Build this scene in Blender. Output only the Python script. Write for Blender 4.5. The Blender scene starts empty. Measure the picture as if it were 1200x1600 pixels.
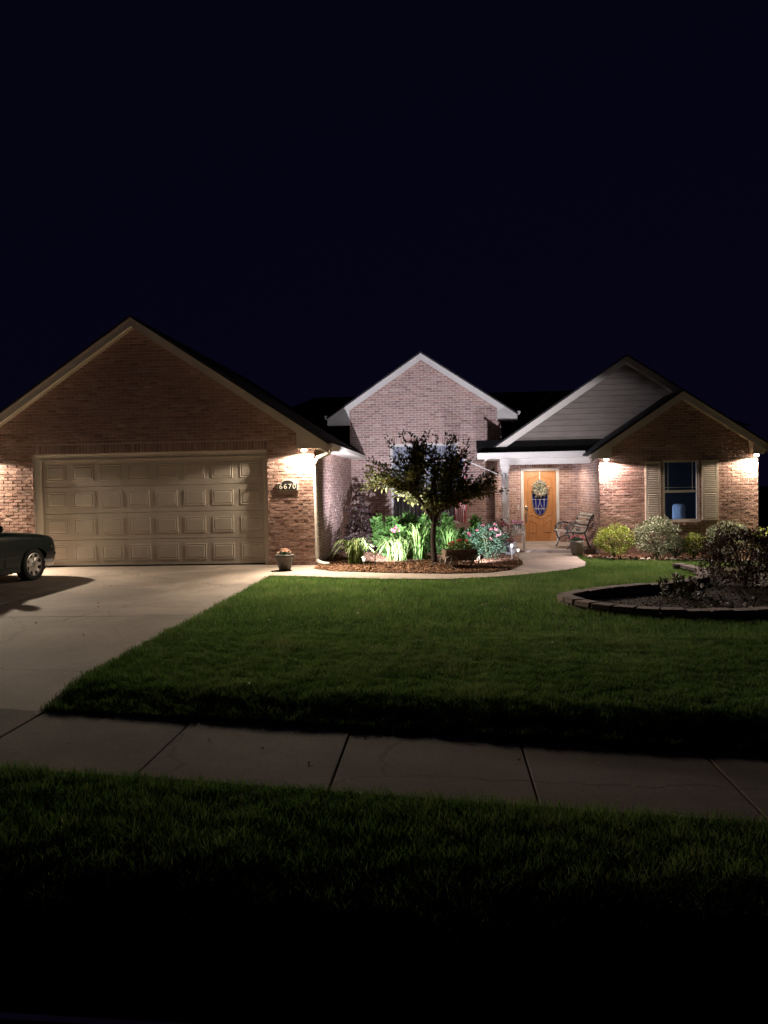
import bpy, bmesh, math, random
import numpy as np
from mathutils import Vector, Matrix, Euler
R = math.radians
rnd = random.Random(7)
nr = np.random.default_rng(11)
sc = bpy.context.scene
C = sc.collection

# ------------------------------------------------------------------ camera
F = 1250.0
yaw, pitch, roll = math.atan(92/1250), math.atan(41/1250), 0.02
fw = Vector((-math.sin(yaw)*math.cos(pitch), math.cos(yaw)*math.cos(pitch), -math.sin(pitch)))
r0 = Vector((math.cos(yaw), math.sin(yaw), 0)); u0 = r0.cross(fw)
cr = r0*math.cos(roll) - u0*math.sin(roll); cu = r0*math.sin(roll) + u0*math.cos(roll)
cd = bpy.data.cameras.new('camera'); cam = bpy.data.objects.new('camera', cd); C.objects.link(cam)
cd.sensor_fit = 'VERTICAL'; cd.sensor_height = 36; cd.lens = F/1600*36; cd.clip_end = 800
m = Matrix((cr, cu, -fw)).transposed().to_4x4(); m.translation = Vector((0, 0, 1.65)); cam.matrix_world = m
sc.camera = cam
# ------------------------------------------------------------------ night sky, exposure
w = bpy.data.worlds.new('World'); sc.world = w; w.use_nodes = True
wn = w.node_tree; bg = wn.nodes['Background']
sky = wn.nodes.new('ShaderNodeTexSky'); sky.sky_type = 'NISHITA'; sky.sun_disc = False
sky.sun_elevation = R(-3.8); sky.sun_rotation = R(200); sky.ozone_density = 3.0
tint = wn.nodes.new('ShaderNodeMix'); tint.data_type = 'RGBA'; tint.blend_type = 'MULTIPLY'
tint.inputs[0].default_value = 1.0; tint.inputs[7].default_value = (1.5, 0.85, 0.95, 1)
tcw = wn.nodes.new('ShaderNodeTexCoord'); mpw = wn.nodes.new('ShaderNodeMapping')
mpw.inputs['Location'].default_value = (0, 0, .55); mpw.inputs['Scale'].default_value = (1, 1, .6)
wn.links.new(tcw.outputs['Generated'], mpw.inputs[0]); wn.links.new(mpw.outputs[0], sky.inputs[0])
wn.links.new(sky.outputs[0], tint.inputs[6]); wn.links.new(tint.outputs[2], bg.inputs[0])
bg.inputs[1].default_value = 0.12
vs = sc.view_settings; vs.view_transform = 'Standard'; vs.look = 'None'; vs.gamma = 1; vs.exposure = 1.35
vs.use_curve_mapping = False
sc.cycles.use_denoising = True; sc.cycles.use_adaptive_sampling = False
sc.cycles.max_bounces = 8; sc.cycles.transparent_max_bounces = 8
sc.cycles.sample_clamp_indirect = 4

# lamp powers (W) and tints
P_GAR, P_WING, P_FLOOD = (115, 760), (80, 420), 950    # (spill, beam) per soffit flood lamp
P_PORCH = 75
WARM, PINK, COOL = (1.0, .83, .64), (1.0, .80, .75), (.84, .84, 1.0)

# ------------------------------------------------------------------ materials
MATS = {}
def mat(name, col, rough=.7, var=.15, scale=6, bump=0, bscale=60, metal=0, spec=.4, transl=0, rand=None, emit=None, col2=None, stretch=None, stain=0):
    if name in MATS: return MATS[name]
    m = bpy.data.materials.new(name); m.use_nodes = True; nt = m.node_tree; N = nt.nodes; L = nt.links
    b = N['Principled BSDF']; b.inputs['Roughness'].default_value = rough; b.inputs['Metallic'].default_value = metal
    b.inputs['Specular IOR Level'].default_value = spec
    tc = N.new('ShaderNodeTexCoord'); co = tc.outputs['Object']
    if stretch:
        mp = N.new('ShaderNodeMapping'); mp.inputs['Scale'].default_value = stretch; L.new(co, mp.inputs[0]); co = mp.outputs[0]
    nz = N.new('ShaderNodeTexNoise'); nz.inputs['Scale'].default_value = scale; nz.inputs['Detail'].default_value = 6
    L.new(co, nz.inputs['Vector'])
    mx = N.new('ShaderNodeMix'); mx.data_type = 'RGBA'
    c2 = col2 or tuple(min(1, c*(1+var)) for c in col); c1 = col if col2 else tuple(c*(1-var) for c in col)
    mx.inputs[6].default_value = (*c1, 1); mx.inputs[7].default_value = (*c2, 1)
    mr = N.new('ShaderNodeMapRange'); mr.inputs[1].default_value = .3; mr.inputs[2].default_value = .7
    L.new(nz.outputs['Fac'], mr.inputs[0]); L.new(mr.outputs[0], mx.inputs[0])
    out = mx.outputs[2]
    if rand:   # ('object'|'island'|'tint', [colours])
        kind, cols = rand
        ramp = N.new('ShaderNodeValToRGB'); e = ramp.color_ramp.elements
        while len(e) < len(cols): e.new(.5)
        for i, c in enumerate(cols): e[i].position = i/(len(cols)-1); e[i].color = (*c, 1)
        if kind == 'object': s = N.new('ShaderNodeObjectInfo').outputs['Random']
        elif kind == 'island': s = N.new('ShaderNodeNewGeometry').outputs['Random Per Island']
        else:
            at = N.new('ShaderNodeAttribute'); at.attribute_name = 'tint'; s = at.outputs['Fac']
        L.new(s, ramp.inputs[0])
        mm = N.new('ShaderNodeMix'); mm.data_type = 'RGBA'; mm.blend_type = 'MULTIPLY'; mm.inputs[0].default_value = 1
        L.new(ramp.outputs[0], mm.inputs[6]); L.new(out, mm.inputs[7]); out = mm.outputs[2]
    if stain:      # blotchy dirt, fine speckle and hairline cracks
        s1 = N.new('ShaderNodeTexNoise'); s1.inputs['Scale'].default_value = .55; s1.inputs['Detail'].default_value = 9; s1.inputs['Roughness'].default_value = .65; s1.inputs['Distortion'].default_value = .6
        s2 = N.new('ShaderNodeTexNoise'); s2.inputs['Scale'].default_value = 45; s2.inputs['Detail'].default_value = 3
        vo = N.new('ShaderNodeTexVoronoi'); vo.feature = 'DISTANCE_TO_EDGE'; vo.inputs['Scale'].default_value = .33
        wob = N.new('ShaderNodeTexNoise'); wob.inputs['Scale'].default_value = 2.5; wob.inputs['Detail'].default_value = 6
        ad = N.new('ShaderNodeMixRGB'); ad.blend_type = 'ADD'; ad.inputs[0].default_value = .35
        for t_ in (s1, s2, wob): L.new(co, t_.inputs['Vector'])
        L.new(co, ad.inputs[1]); L.new(wob.outputs['Color'], ad.inputs[2]); L.new(ad.outputs[0], vo.inputs['Vector'])
        def mr_(src, a, b_, lo, hi):
            r_ = N.new('ShaderNodeMapRange'); r_.inputs[1].default_value = a; r_.inputs[2].default_value = b_; r_.inputs[3].default_value = lo; r_.inputs[4].default_value = hi
            L.new(src, r_.inputs[0]); return r_.outputs[0]
        f1 = mr_(s1.outputs['Fac'], .42, .62, 1-stain, 1.0); f2 = mr_(s2.outputs['Fac'], .3, .6, .82, 1.08); f3 = mr_(vo.outputs['Distance'], .0, .006, .55, 1.0)
        prod = f1
        for f_ in (f2, f3):
            mu = N.new('ShaderNodeMath'); mu.operation = 'MULTIPLY'; L.new(prod, mu.inputs[0]); L.new(f_, mu.inputs[1]); prod = mu.outputs[0]
        cm = N.new('ShaderNodeMix'); cm.data_type = 'RGBA'; cm.blend_type = 'MULTIPLY'; cm.inputs[0].default_value = 1
        L.new(out, cm.inputs[6]); L.new(prod, cm.inputs[7]); out = cm.outputs[2]
    L.new(out, b.inputs['Base Color'])
    if bump:
        bn = N.new('ShaderNodeTexNoise'); bn.inputs['Scale'].default_value = bscale; bn.inputs['Detail'].default_value = 4
        L.new(co, bn.inputs['Vector'])
        bp = N.new('ShaderNodeBump'); bp.inputs['Strength'].default_value = bump; bp.inputs['Distance'].default_value = .01
        L.new(bn.outputs['Fac'], bp.inputs['Height']); L.new(bp.outputs[0], b.inputs['Normal'])
    if transl:
        t = N.new('ShaderNodeBsdfTranslucent'); L.new(out, t.inputs[0]); ms = N.new('ShaderNodeMixShader'); ms.inputs[0].default_value = transl
        L.new(b.outputs[0], ms.inputs[1]); L.new(t.outputs[0], ms.inputs[2]); L.new(ms.outputs[0], N['Material Output'].inputs[0])
    if emit:
        b.inputs['Emission Color'].default_value = (*emit[0], 1); b.inputs['Emission Strength'].default_value = emit[1]
    if emit and emit[1] > 8: m.cycles.emission_sampling = 'NONE'
    MATS[name] = m
    return m
def glass(name, col=(.02, .025, .03), rough=.03, alpha=.22, spec=.5):
    m = bpy.data.materials.new(name); m.use_nodes = True; nt = m.node_tree; N = nt.nodes; L = nt.links
    b = N['Principled BSDF']; b.inputs['Base Color'].default_value = (*col, 1); b.inputs['Roughness'].default_value = rough
    b.inputs['Specular IOR Level'].default_value = spec
    tr = N.new('ShaderNodeBsdfTransparent'); ms = N.new('ShaderNodeMixShader'); ms.inputs[0].default_value = 1-alpha
    L.new(b.outputs[0], ms.inputs[1]); L.new(tr.outputs[0], ms.inputs[2]); L.new(ms.outputs[0], N['Material Output'].inputs[0])
    return m
BR = [(.43,.26,.205),(.36,.205,.16),(.49,.315,.25),(.39,.235,.185),(.28,.155,.125),(.46,.285,.225),(.41,.25,.20),(.31,.18,.15),(.54,.37,.30),(.33,.20,.17)]
M = dict(
 brick=mat('brick_single', (.9,.9,.9), .85, .3, 25, .7, 90, rand=('object', BR)),
 brickj=mat('brick_joined', (.9,.9,.9), .85, .3, 25, .7, 90, rand=('island', BR)),
 mortar=mat('mortar', (.55,.49,.44), .95, .12, 12, .4, 150),
 trim=mat('trim_tan', (.70,.63,.53), .55, .06, 3, .05, 40),
 trim2=mat('trim_taupe', (.50,.45,.38), .55, .06, 3, .05, 40),
 white=mat('trim_white', (.52,.48,.43), .5, .05, 3, .05, 40),
 gdoor=mat('garage_door_paint', (.54,.475,.395), .5, .06, 1.5, .06, 50),
 shingle=mat('shingle', (.035,.033,.032), .95, .35, 20, .6, 120, rand=('island', [(1,1,1),(.7,.7,.7),(1.2,1.2,1.2)])),
 siding=mat('siding', (.19,.155,.125), .7, .12, 3, .1, 40, stretch=(1,1,4)),
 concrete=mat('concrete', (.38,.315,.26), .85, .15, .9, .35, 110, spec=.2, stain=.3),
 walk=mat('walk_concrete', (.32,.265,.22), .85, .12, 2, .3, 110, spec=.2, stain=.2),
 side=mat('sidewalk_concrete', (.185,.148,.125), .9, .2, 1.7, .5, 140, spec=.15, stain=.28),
 asphalt=mat('asphalt', (.045,.045,.047), .9, .25, 15, .5, 150),
 soil=mat('soil', (.035,.03,.018), .95, .4, 8, .6, 40, spec=.05),
 mulch=mat('mulch', (.9,.9,.9), .95, .3, 30, spec=.05, rand=('island', [(.26,.13,.075),(.18,.09,.055),(.36,.21,.125),(.12,.065,.045),(.44,.29,.19)])),
 mulch2=mat('mulch_dark', (.9,.9,.9), .95, .3, 30, spec=.03, rand=('island', [(.055,.028,.016),(.035,.018,.012),(.08,.043,.025),(.025,.014,.01),(.10,.062,.04)])),
 mulchd=mat('mulch_base', (.10,.05,.03), .95, .4, 14, .8, 60),
 grass=mat('grass', (1,1,1), .6, .25, 1.1, spec=.25, transl=.48, rand=('tint', [(.045,.092,.02),(.076,.152,.032),(.112,.215,.045),(.155,.25,.06),(.26,.27,.12)])),
 bark=mat('bark', (.04,.028,.021), .9, .35, 30, .9, 60, stretch=(1,1,.25)),
 stem=mat('stem', (.06,.075,.03), .8, .2, 20),
 dtwig=mat('dark_twig', (.06,.04,.03), .9, .2, 20),
 door=mat('door_wood', (.38,.17,.06), .45, .16, 5, .1, 60, stretch=(9,9,.8)),
 brass=mat('pewter', (.55,.5,.42), .35, .1, 9, metal=.9),
 black=mat('black_metal', (.02,.02,.02), .45, .2, 9),
 iron=mat('cast_iron', (.045,.05,.05), .55, .3, 20, .3, 60),
 slatw=mat('bench_wood', (.30,.27,.23), .8, .25, 12, .4, 60, stretch=(1,.2,1)),
 wagon=mat('weathered_wood', (.12,.085,.06), .85, .3, 14, .5, 60),
 rimw=mat('wheel_metal', (.28,.25,.22), .6, .25, 20, .2, 60),
 pot1=mat('pot_brown', (.06,.048,.04), .5, .2, 8, .2, 40),
 pot2=mat('pot_olive', (.2,.18,.15), .45, .2, 8, .2, 40),
 pot3=mat('pot_stone', (.30,.30,.30), .85, .3, 20, .6, 60),
 block=mat('wall_block', (.9,.9,.9), .95, .25, 20, .9, 60, rand=('object', [(.13,.095,.078),(.17,.125,.10),(.11,.082,.07),(.2,.15,.12)])),
 stone=mat('edge_stone', (.35,.3,.25), .9, .25, 12, .6, 40),
 shutter=mat('shutter', (.60,.52,.42), .55, .08, 5, .05, 40),
 winframe=mat('window_frame', (.55,.5,.43), .5, .06, 4),
 curtain=mat('curtain', (.78,.80,.9), .9, .12, 5, transl=.3),
 roomwall=mat('room_wall', (.045,.045,.05), .9, .1, 3),
 chair=mat('pale_fabric', (.62,.64,.68), .9, .1, 9, .2, 60),
 rubber=mat('rubber', (.015,.015,.015), .75, .2, 20, .2, 60),
 alloy=mat('alloy', (.62,.60,.57), .35, .06, 9, metal=.55),
 paint=mat('car_paint', (.004,.020,.019), .22, .05, 3, spec=.6),
 plast=mat('dark_plastic', (.018,.02,.02), .55, .1, 9),
 lens=mat('lamp_lens', (.75,.62,.45), .12, .08, 9, spec=.7),
 amber=mat('amber_lens', (.8,.35,.06), .15, .05, 9),
 redl=mat('red_lens', (.35,.02,.02), .15, .05, 9),
 seat=mat('seat_leather', (.10,.025,.03), .6, .1, 9),
 frost=mat('frosted_lens', (.9,.9,.9), .3, .02, 9, emit=((1,.92,.8), .7)),
 flagr=mat('flag_red', (.55,.05,.06), .85, .05, 20, transl=.25),
 flagw=mat('flag_white', (.75,.70,.70), .85, .04, 20, transl=.25),
 flagb=mat('flag_blue', (.03,.05,.2), .85, .05, 20, transl=.25),
)
M['glass'] = glass('window_glass'); M['doorglass'] = glass('door_glass', (.012,.018,.12), .06, .93, .6)
M['bulb_warm'] = mat('bulb_warm', (1,1,1), .4, 0, 1, emit=(WARM, 10)); M['bulb_pink'] = mat('bulb_pink', (1,1,1), .4, 0, 1, emit=(PINK, 10))
M['bulb_cool'] = mat('bulb_cool', (1,1,1), .4, 0, 1, emit=(COOL, 10))
M['screen'] = mat('tv_screen', (.02,.02,.03), .3, 0, 1, emit=((.35,.55,1.0), 4))
def leafm(name, cols, transl=.3, rough=.55):
    return mat(name, (1,1,1), rough, .2, 9, spec=.35, transl=transl, rand=('island', cols))
M['l_tree'] = leafm('leaf_tree', [(.10,.12,.026),(.15,.165,.036),(.11,.09,.035),(.2,.2,.055),(.075,.075,.026)], .3)
M['l_green'] = leafm('leaf_green', [(.04,.12,.02),(.075,.17,.03),(.11,.21,.045),(.05,.14,.025)])
M['l_lily'] = leafm('leaf_strap', [(.08,.14,.03),(.12,.19,.05),(.16,.22,.07),(.22,.26,.11)])
M['l_iris'] = leafm('leaf_sword', [(.10,.20,.04),(.14,.25,.06),(.19,.28,.08)])
M['l_purple'] = leafm('leaf_burgundy', [(.03,.015,.015),(.045,.02,.02),(.035,.03,.015)], .2)
M['l_rose'] = leafm('leaf_rose', [(.03,.075,.04),(.05,.10,.055),(.07,.12,.07)])
M['l_yel'] = leafm('leaf_yellow_green', [(.20,.26,.03),(.28,.33,.05),(.14,.22,.03),(.33,.34,.07)])
M['l_var'] = leafm('leaf_variegated', [(.07,.12,.05),(.16,.2,.10),(.5,.5,.36),(.06,.11,.04),(.4,.42,.27)])
M['l_dark'] = leafm('leaf_dark', [(.03,.032,.018),(.045,.042,.022),(.045,.022,.018)], .12)
M['l_redd'] = leafm('leaf_reddish', [(.05,.03,.022),(.07,.038,.028),(.04,.036,.02),(.09,.055,.038)], .2)
M['l_wreath'] = leafm('leaf_wreath', [(.36,.4,.22),(.6,.58,.42),(.68,.64,.52),(.25,.3,.16)])
M['f_pink'] = leafm('petal_pink', [(.7,.22,.28),(.75,.35,.38),(.6,.12,.18)])
M['f_red'] = leafm('petal_red', [(.6,.03,.04),(.7,.08,.08),(.65,.15,.16)])
M['f_lilac'] = leafm('petal_lilac', [(.72,.40,.55),(.75,.5,.6),(.65,.3,.45)])
M['f_white'] = leafm('petal_white', [(.7,.66,.58),(.75,.72,.66),(.65,.55,.5)])
M['f_mix'] = leafm('petal_mixed', [(.75,.2,.15),(.8,.55,.3),(.75,.6,.5),(.7,.25,.3)])

# ------------------------------------------------------------------ mesh helpers
def wloc(o):
    v = Vector((0,0,0))
    while o is not None: v += o.location; o = o.parent
    return v
class MB:
    def __init__(s): s.v=[]; s.f=[]; s.mi=[]
    def add(s, vs, fs, mi=0):
        b=len(s.v); s.v.extend(tuple(p) for p in vs); s.f.extend(tuple(i+b for i in f) for f in fs); s.mi.extend([mi]*len(fs)); return s
    def box(s, x0,x1,y0,y1,z0,z1, mi=0):
        return s.add([(x0,y0,z0),(x1,y0,z0),(x1,y1,z0),(x0,y1,z0),(x0,y0,z1),(x1,y0,z1),(x1,y1,z1),(x0,y1,z1)],
                     [(0,3,2,1),(4,5,6,7),(0,1,5,4),(1,2,6,5),(2,3,7,6),(3,0,4,7)], mi)
    def obox(s, mat4, sx,sy,sz, mi=0):
        c=[Vector((a*sx/2,b*sy/2,d*sz/2)) for d in (-1,1) for a,b in ((-1,-1),(1,-1),(1,1),(-1,1))]
        return s.add([mat4@p for p in c], [(0,3,2,1),(4,5,6,7),(0,1,5,4),(1,2,6,5),(2,3,7,6),(3,0,4,7)], mi)
    def prism(s, poly, a0, a1, axis='y', mi=0):
        # poly: 2D points; axis y -> (x,z), x -> (y,z), z -> (x,y)
        def P(p,a): return {'y':(p[0],a,p[1]),'x':(a,p[0],p[1]),'z':(p[0],p[1],a)}[axis]
        n=len(poly); vs=[P(p,a0) for p in poly]+[P(p,a1) for p in poly]
        fs=[tuple(range(n))[::-1],tuple(range(n,2*n))]+[(i,(i+1)%n,n+(i+1)%n,n+i) for i in range(n)]
        return s.add(vs,fs,mi)
    def tube(s, pts, r, n=6, mi=0, cap=True):
        pts=[Vector(p) for p in pts]; rs=r if isinstance(r,(list,tuple)) else [r]*len(pts); b=len(s.v); vs=[];fs=[]
        up=Vector((0,0,1))
        for i,p in enumerate(pts):
            d=(pts[min(i+1,len(pts)-1)]-pts[max(i-1,0)]).normalized()
            a=d.cross(up if abs(d.z)<.95 else Vector((1,0,0))).normalized(); c=d.cross(a)
            for k in range(n):
                t=2*math.pi*k/n; vs.append(p+(a*math.cos(t)+c*math.sin(t))*rs[i])
        for i in range(len(pts)-1):
            for k in range(n): fs.append((i*n+k,i*n+(k+1)%n,(i+1)*n+(k+1)%n,(i+1)*n+k))
        if cap: fs.append(tuple(range(n))[::-1]); fs.append(tuple(range((len(pts)-1)*n,len(pts)*n)))
        return s.add(vs,fs,mi)
    def lathe(s, prof, c=(0,0,0), n=24, axis='z', mi=0):
        vs=[];fs=[];m_=len(prof)
        for r_,h in prof:
            for k in range(n):
                t=2*math.pi*k/n; a,b=r_*math.cos(t),r_*math.sin(t)
                p={'z':(a,b,h),'y':(a,h,b),'x':(h,a,b)}[axis]; vs.append((p[0]+c[0],p[1]+c[1],p[2]+c[2]))
        for i in range(m_-1):
            for k in range(n): fs.append((i*n+k,i*n+(k+1)%n,(i+1)*n+(k+1)%n,(i+1)*n+k))
        fs.append(tuple(range(n))[::-1]); fs.append(tuple(range((m_-1)*n,m_*n)))
        return s.add(vs,fs,mi)
    def ico(s, c, r, sub=1, mi=0):
        bm=bmesh.new(); bmesh.ops.create_icosphere(bm,subdivisions=sub,radius=1)
        rr=r if isinstance(r,(tuple,list)) else (r,r,r)
        s.add([(v.co.x*rr[0]+c[0],v.co.y*rr[1]+c[1],v.co.z*rr[2]+c[2]) for v in bm.verts],[tuple(v.index for v in f.verts) for f in bm.faces],mi); bm.free(); return s
    def build(s, name, mats, parent=None, local=False, smooth=False, bevel=0, seg=2):
        if not isinstance(mats,(list,tuple)): mats=[mats]
        me=bpy.data.meshes.new(name); off=Vector((0,0,0)) if (local or parent is None) else wloc(parent)
        me.from_pydata([(p[0]-off.x,p[1]-off.y,p[2]-off.z) for p in s.v],[],s.f)
        for q in mats: me.materials.append(q)
        if len(mats)>1: me.polygons.foreach_set('material_index',s.mi)
        bm=bmesh.new(); bm.from_mesh(me); bmesh.ops.recalc_face_normals(bm,faces=bm.faces); bm.to_mesh(me); bm.free()
        if smooth: me.polygons.foreach_set('use_smooth',[True]*len(me.polygons))
        o=bpy.data.objects.new(name,me); C.objects.link(o); o.parent=parent
        if bevel:
            b=o.modifiers.new('bevel','BEVEL'); b.width=bevel; b.segments=seg; b.limit_method='ANGLE'; b.angle_limit=R(40)
        return o
def npmesh(name, verts, faces, mt, parent=None, attr=None, smooth=False):
    """verts Nx3, faces: list of (Kxn int arrays)"""
    me=bpy.data.meshes.new(name); off=np.array(wloc(parent)) if parent else np.zeros(3)
    verts=np.asarray(verts,float)-off
    me.vertices.add(len(verts)); me.vertices.foreach_set('co',verts.ravel().astype(np.float32))
    idx=np.concatenate([f.ravel() for f in faces]); tot=np.concatenate([np.full(len(f),f.shape[1]) for f in faces])
    me.loops.add(len(idx)); me.loops.foreach_set('vertex_index',idx.astype(np.int32))
    me.polygons.add(len(tot)); me.polygons.foreach_set('loop_start',np.concatenate([[0],np.cumsum(tot)[:-1]]).astype(np.int32))
    if attr is not None:
        a=me.attributes.new('tint','FLOAT','POINT'); a.data.foreach_set('value',attr.astype(np.float32))
    me.update(calc_edges=True); me.materials.append(mt)
    if smooth: me.polygons.foreach_set('use_smooth',[True]*len(me.polygons))
    o=bpy.data.objects.new(name,me); C.objects.link(o); o.parent=parent; return o
def tag(o, label=None, cat=None, group=None, kind=None):
    if label: o['label']=label
    if cat: o['category']=cat
    if group: o['group']=group
    if kind: o['kind']=kind
    return o
def thing(name, label, cat, loc=(0,0,0), rz=0, group=None):
    o=bpy.data.objects.new(name,None); C.objects.link(o); o.location=loc; o.rotation_euler=(0,0,rz); o.empty_display_size=.1
    return tag(o,label,cat,group)
def lamp(name, kind, loc, power, col, parent=None, target=None, radius=.05, size=None, blend=.15):
    l=bpy.data.lights.new(name,kind); l.energy=power; l.color=col; l.shadow_soft_size=radius
    if kind=='SPOT': l.spot_size=size; l.spot_blend=blend
    o=bpy.data.objects.new(name,l); C.objects.link(o)
    d=Vector(target)-Vector(loc) if target else Vector((0,0,-1))
    o.rotation_euler=d.to_track_quat('-Z','Y').to_euler(); o.parent=parent
    o.location=Vector(loc)-(wloc(parent) if parent else Vector((0,0,0)))
    return o
def inpoly(x,y,poly):
    x=np.asarray(x);y=np.asarray(y);ins=np.zeros(x.shape,bool);n=len(poly)
    for i in range(n):
        x1,y1=poly[i];x2,y2=poly[(i+1)%n]
        if y1==y2: continue
        c=((y1>y)!=(y2>y))&(x<(x2-x1)*(y-y1)/(y2-y1)+x1); ins^=c
    return ins

# ------------------------------------------------------------------ terrain
def zh(X): return -0.03*(np.clip(X,-2.7,9)+2.7)
def zs(X): return -0.11-0.029*(np.clip(X,-6,8)+3.2)
def yf(X): return 5.93-0.09*(np.clip(X,-9,9)+.5)
SW=1.22
def zg(X,Y):
    X=np.asarray(X,float);Y=np.asarray(Y,float)
    zc=-0.03-0.018*(np.clip(X,-4,8)+3); f=yf(X)
    t=np.clip((Y-(f+.6))/(17-(f+.6)),0,1); lawn=zc+(zh(X)-zc)*t
    e=np.clip((Y-f)/.6,0,1); e=e*e*(3-2*e); edge=(zs(X)+.0)+(zc-zs(X))*e
    vz=zs(X)-0.05*np.clip((f-SW-Y)/1.5,0,1)
    vz=vz-.24*np.clip((3.95-Y)/.9,0,1)**1.5
    under=zs(X)-.07
    return np.where(Y>f+.6,lawn,np.where(Y>=f,edge,np.where(Y>f-SW,under,vz)))
def gz(x,y): return float(zg(x,y))
WALK=[(-3.27,14.72),(-2.03,14.5),(-1.08,14.4),(.07,14.52),(.79,14.9),(1.5,15.42),(1.97,15.9),(2.6,16.6),(3.0,17.3),(3.18,18.2),(3.2,19.2),(3.3,20.6),
      (1.5,20.6),(1.72,19.2),(1.75,18.2),(1.72,17.4),(1.36,16.2),(.82,15.6),(.08,15.32),(-1.15,15.3),(-2.2,15.45),(-2.62,15.85),(-2.66,16.58),(-3.27,16.58)]
BED=[(-2.64,16.6),(-2.6,15.88),(-2.2,15.47),(-1.15,15.32),(.08,15.34),(.82,15.62),(1.34,16.2),(1.70,17.4),(1.73,18.2),(1.70,19.2),(1.48,20.6),(1.5,23.38),(-2.64,23.38)]
FAR=[(1.76,11.95),(2.3,12.6),(3.0,13.15),(3.7,13.62),(4.35,14.3),(4.8,15.1),(5.05,16.0),(5.0,16.8),(4.85,17.3)]
NEAR=[(1.76,11.95),(1.9,11.35),(2.3,10.9),(2.85,10.65),(3.5,10.62),(4.4,10.85),(5.6,11.25),(7.2,11.9),(9,12.6)]
RBED=FAR+[(7,18.4),(9,18.4)]+NEAR[::-1]
SHRUBBED=[(3.4,20.6),(3.45,19.25),(4.2,19.0),(6.8,19.0),(10,18.6),(10,20.6)]

def sheet(name, X, Y, fz, mt):
    gx,gy=np.meshgrid(X,Y); v=np.stack([gx,gy,fz(gx,gy)],-1).reshape(-1,3); nx=len(X)
    i=np.arange(len(X)-1)[None,:]+np.arange(len(Y)-1)[:,None]*nx; i=i.ravel()
    return npmesh(name,v,[np.stack([i,i+1,i+1+nx,i+nx],1)],mt,smooth=True)
X=np.concatenate([np.linspace(-120,-12,10),np.arange(-11,12,.25),np.linspace(13,120,10)])
Y=np.concatenate([np.array([3.05]),np.arange(3.15,7.6,.06),np.arange(7.7,24,.3),np.linspace(25,200,20)])
def gfun(x,y):
    z=zg(x,y)
    z=np.where((x<-3.25)&(y>yf(x)-.05),np.minimum(z,-.19),z)             # under the driveway
    z=np.where(inpoly(x,y,WALK),z-.06,z)
    return z-.012
tag(sheet('ground',X,Y,gfun,M['soil']),kind='structure')
tag(sheet('street',np.linspace(-120,120,60),np.linspace(-30,2.9,20),lambda x,y:zs(x)-.48+0*y,M['asphalt']),kind='structure')
curb=MB()
for a in np.arange(-40,40,2.0):
    za,zb=float(zs(a))-.23,float(zs(a+2))-.23
    curb.add([(a,2.9,za-.4),(a+1.99,2.9,zb-.4),(a+1.99,3.06,zb-.4),(a,3.06,za-.4),(a,2.93,za-.1),(a+1.99,2.93,zb-.1),(a+1.99,3.06,zb-.1),(a,3.06,za-.1)],
             [(0,3,2,1),(4,5,6,7),(0,1,5,4),(1,2,6,5),(2,3,7,6),(3,0,4,7)])
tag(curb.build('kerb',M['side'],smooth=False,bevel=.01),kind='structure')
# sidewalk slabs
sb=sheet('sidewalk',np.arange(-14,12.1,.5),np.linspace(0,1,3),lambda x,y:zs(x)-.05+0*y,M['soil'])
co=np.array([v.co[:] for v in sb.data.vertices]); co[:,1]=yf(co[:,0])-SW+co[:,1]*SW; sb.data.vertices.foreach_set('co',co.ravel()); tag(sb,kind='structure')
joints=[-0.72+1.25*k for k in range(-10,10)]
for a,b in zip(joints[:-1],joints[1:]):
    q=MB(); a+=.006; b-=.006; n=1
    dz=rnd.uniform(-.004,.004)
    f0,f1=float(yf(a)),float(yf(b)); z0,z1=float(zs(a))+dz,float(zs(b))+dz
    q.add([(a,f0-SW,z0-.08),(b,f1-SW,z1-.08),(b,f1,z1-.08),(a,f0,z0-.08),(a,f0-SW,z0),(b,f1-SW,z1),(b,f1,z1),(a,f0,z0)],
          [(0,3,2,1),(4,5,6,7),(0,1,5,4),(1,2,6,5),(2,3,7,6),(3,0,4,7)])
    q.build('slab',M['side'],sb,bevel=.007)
# driveway
def zd(x,y): return -.115+(.145)*np.clip((y-6.2)/10.2,0,1)+0*x
dv=sheet('driveway',np.linspace(-14,-3.29,12),np.linspace(6.2,16.9,12),lambda x,y:zd(x,y)-.05,M['soil']); tag(dv,kind='structure')
for xa,xb in ((-14,-10.2),(-10.2,-6.75),(-6.75,-3.27)):
    for ya,yb in ((6.1,10.55),(10.55,13.6),(13.6,16.72)):
        q=MB(); xa_,xb_=xa+.004,xb-.004
        y0a=(float(yf(xa))+.005 if ya==6.1 else ya+.004); y0b=(float(yf(xb))+.005 if ya==6.1 else ya+.004); y1=yb-.004
        P=[(xa_,y0a),(xb_,y0b),(xb_,y1),(xa_,y1)]
        zz=[float(zd(0,p[1])) for p in P]
        q.add([(p[0],p[1],z-.08) for p,z in zip(P,zz)]+[(p[0],p[1],z) for p,z in zip(P,zz)],[(0,3,2,1),(4,5,6,7),(0,1,5,4),(1,2,6,5),(2,3,7,6),(3,0,4,7)])
        q.build('slab',M['concrete'],dv,bevel=.005)
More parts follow.
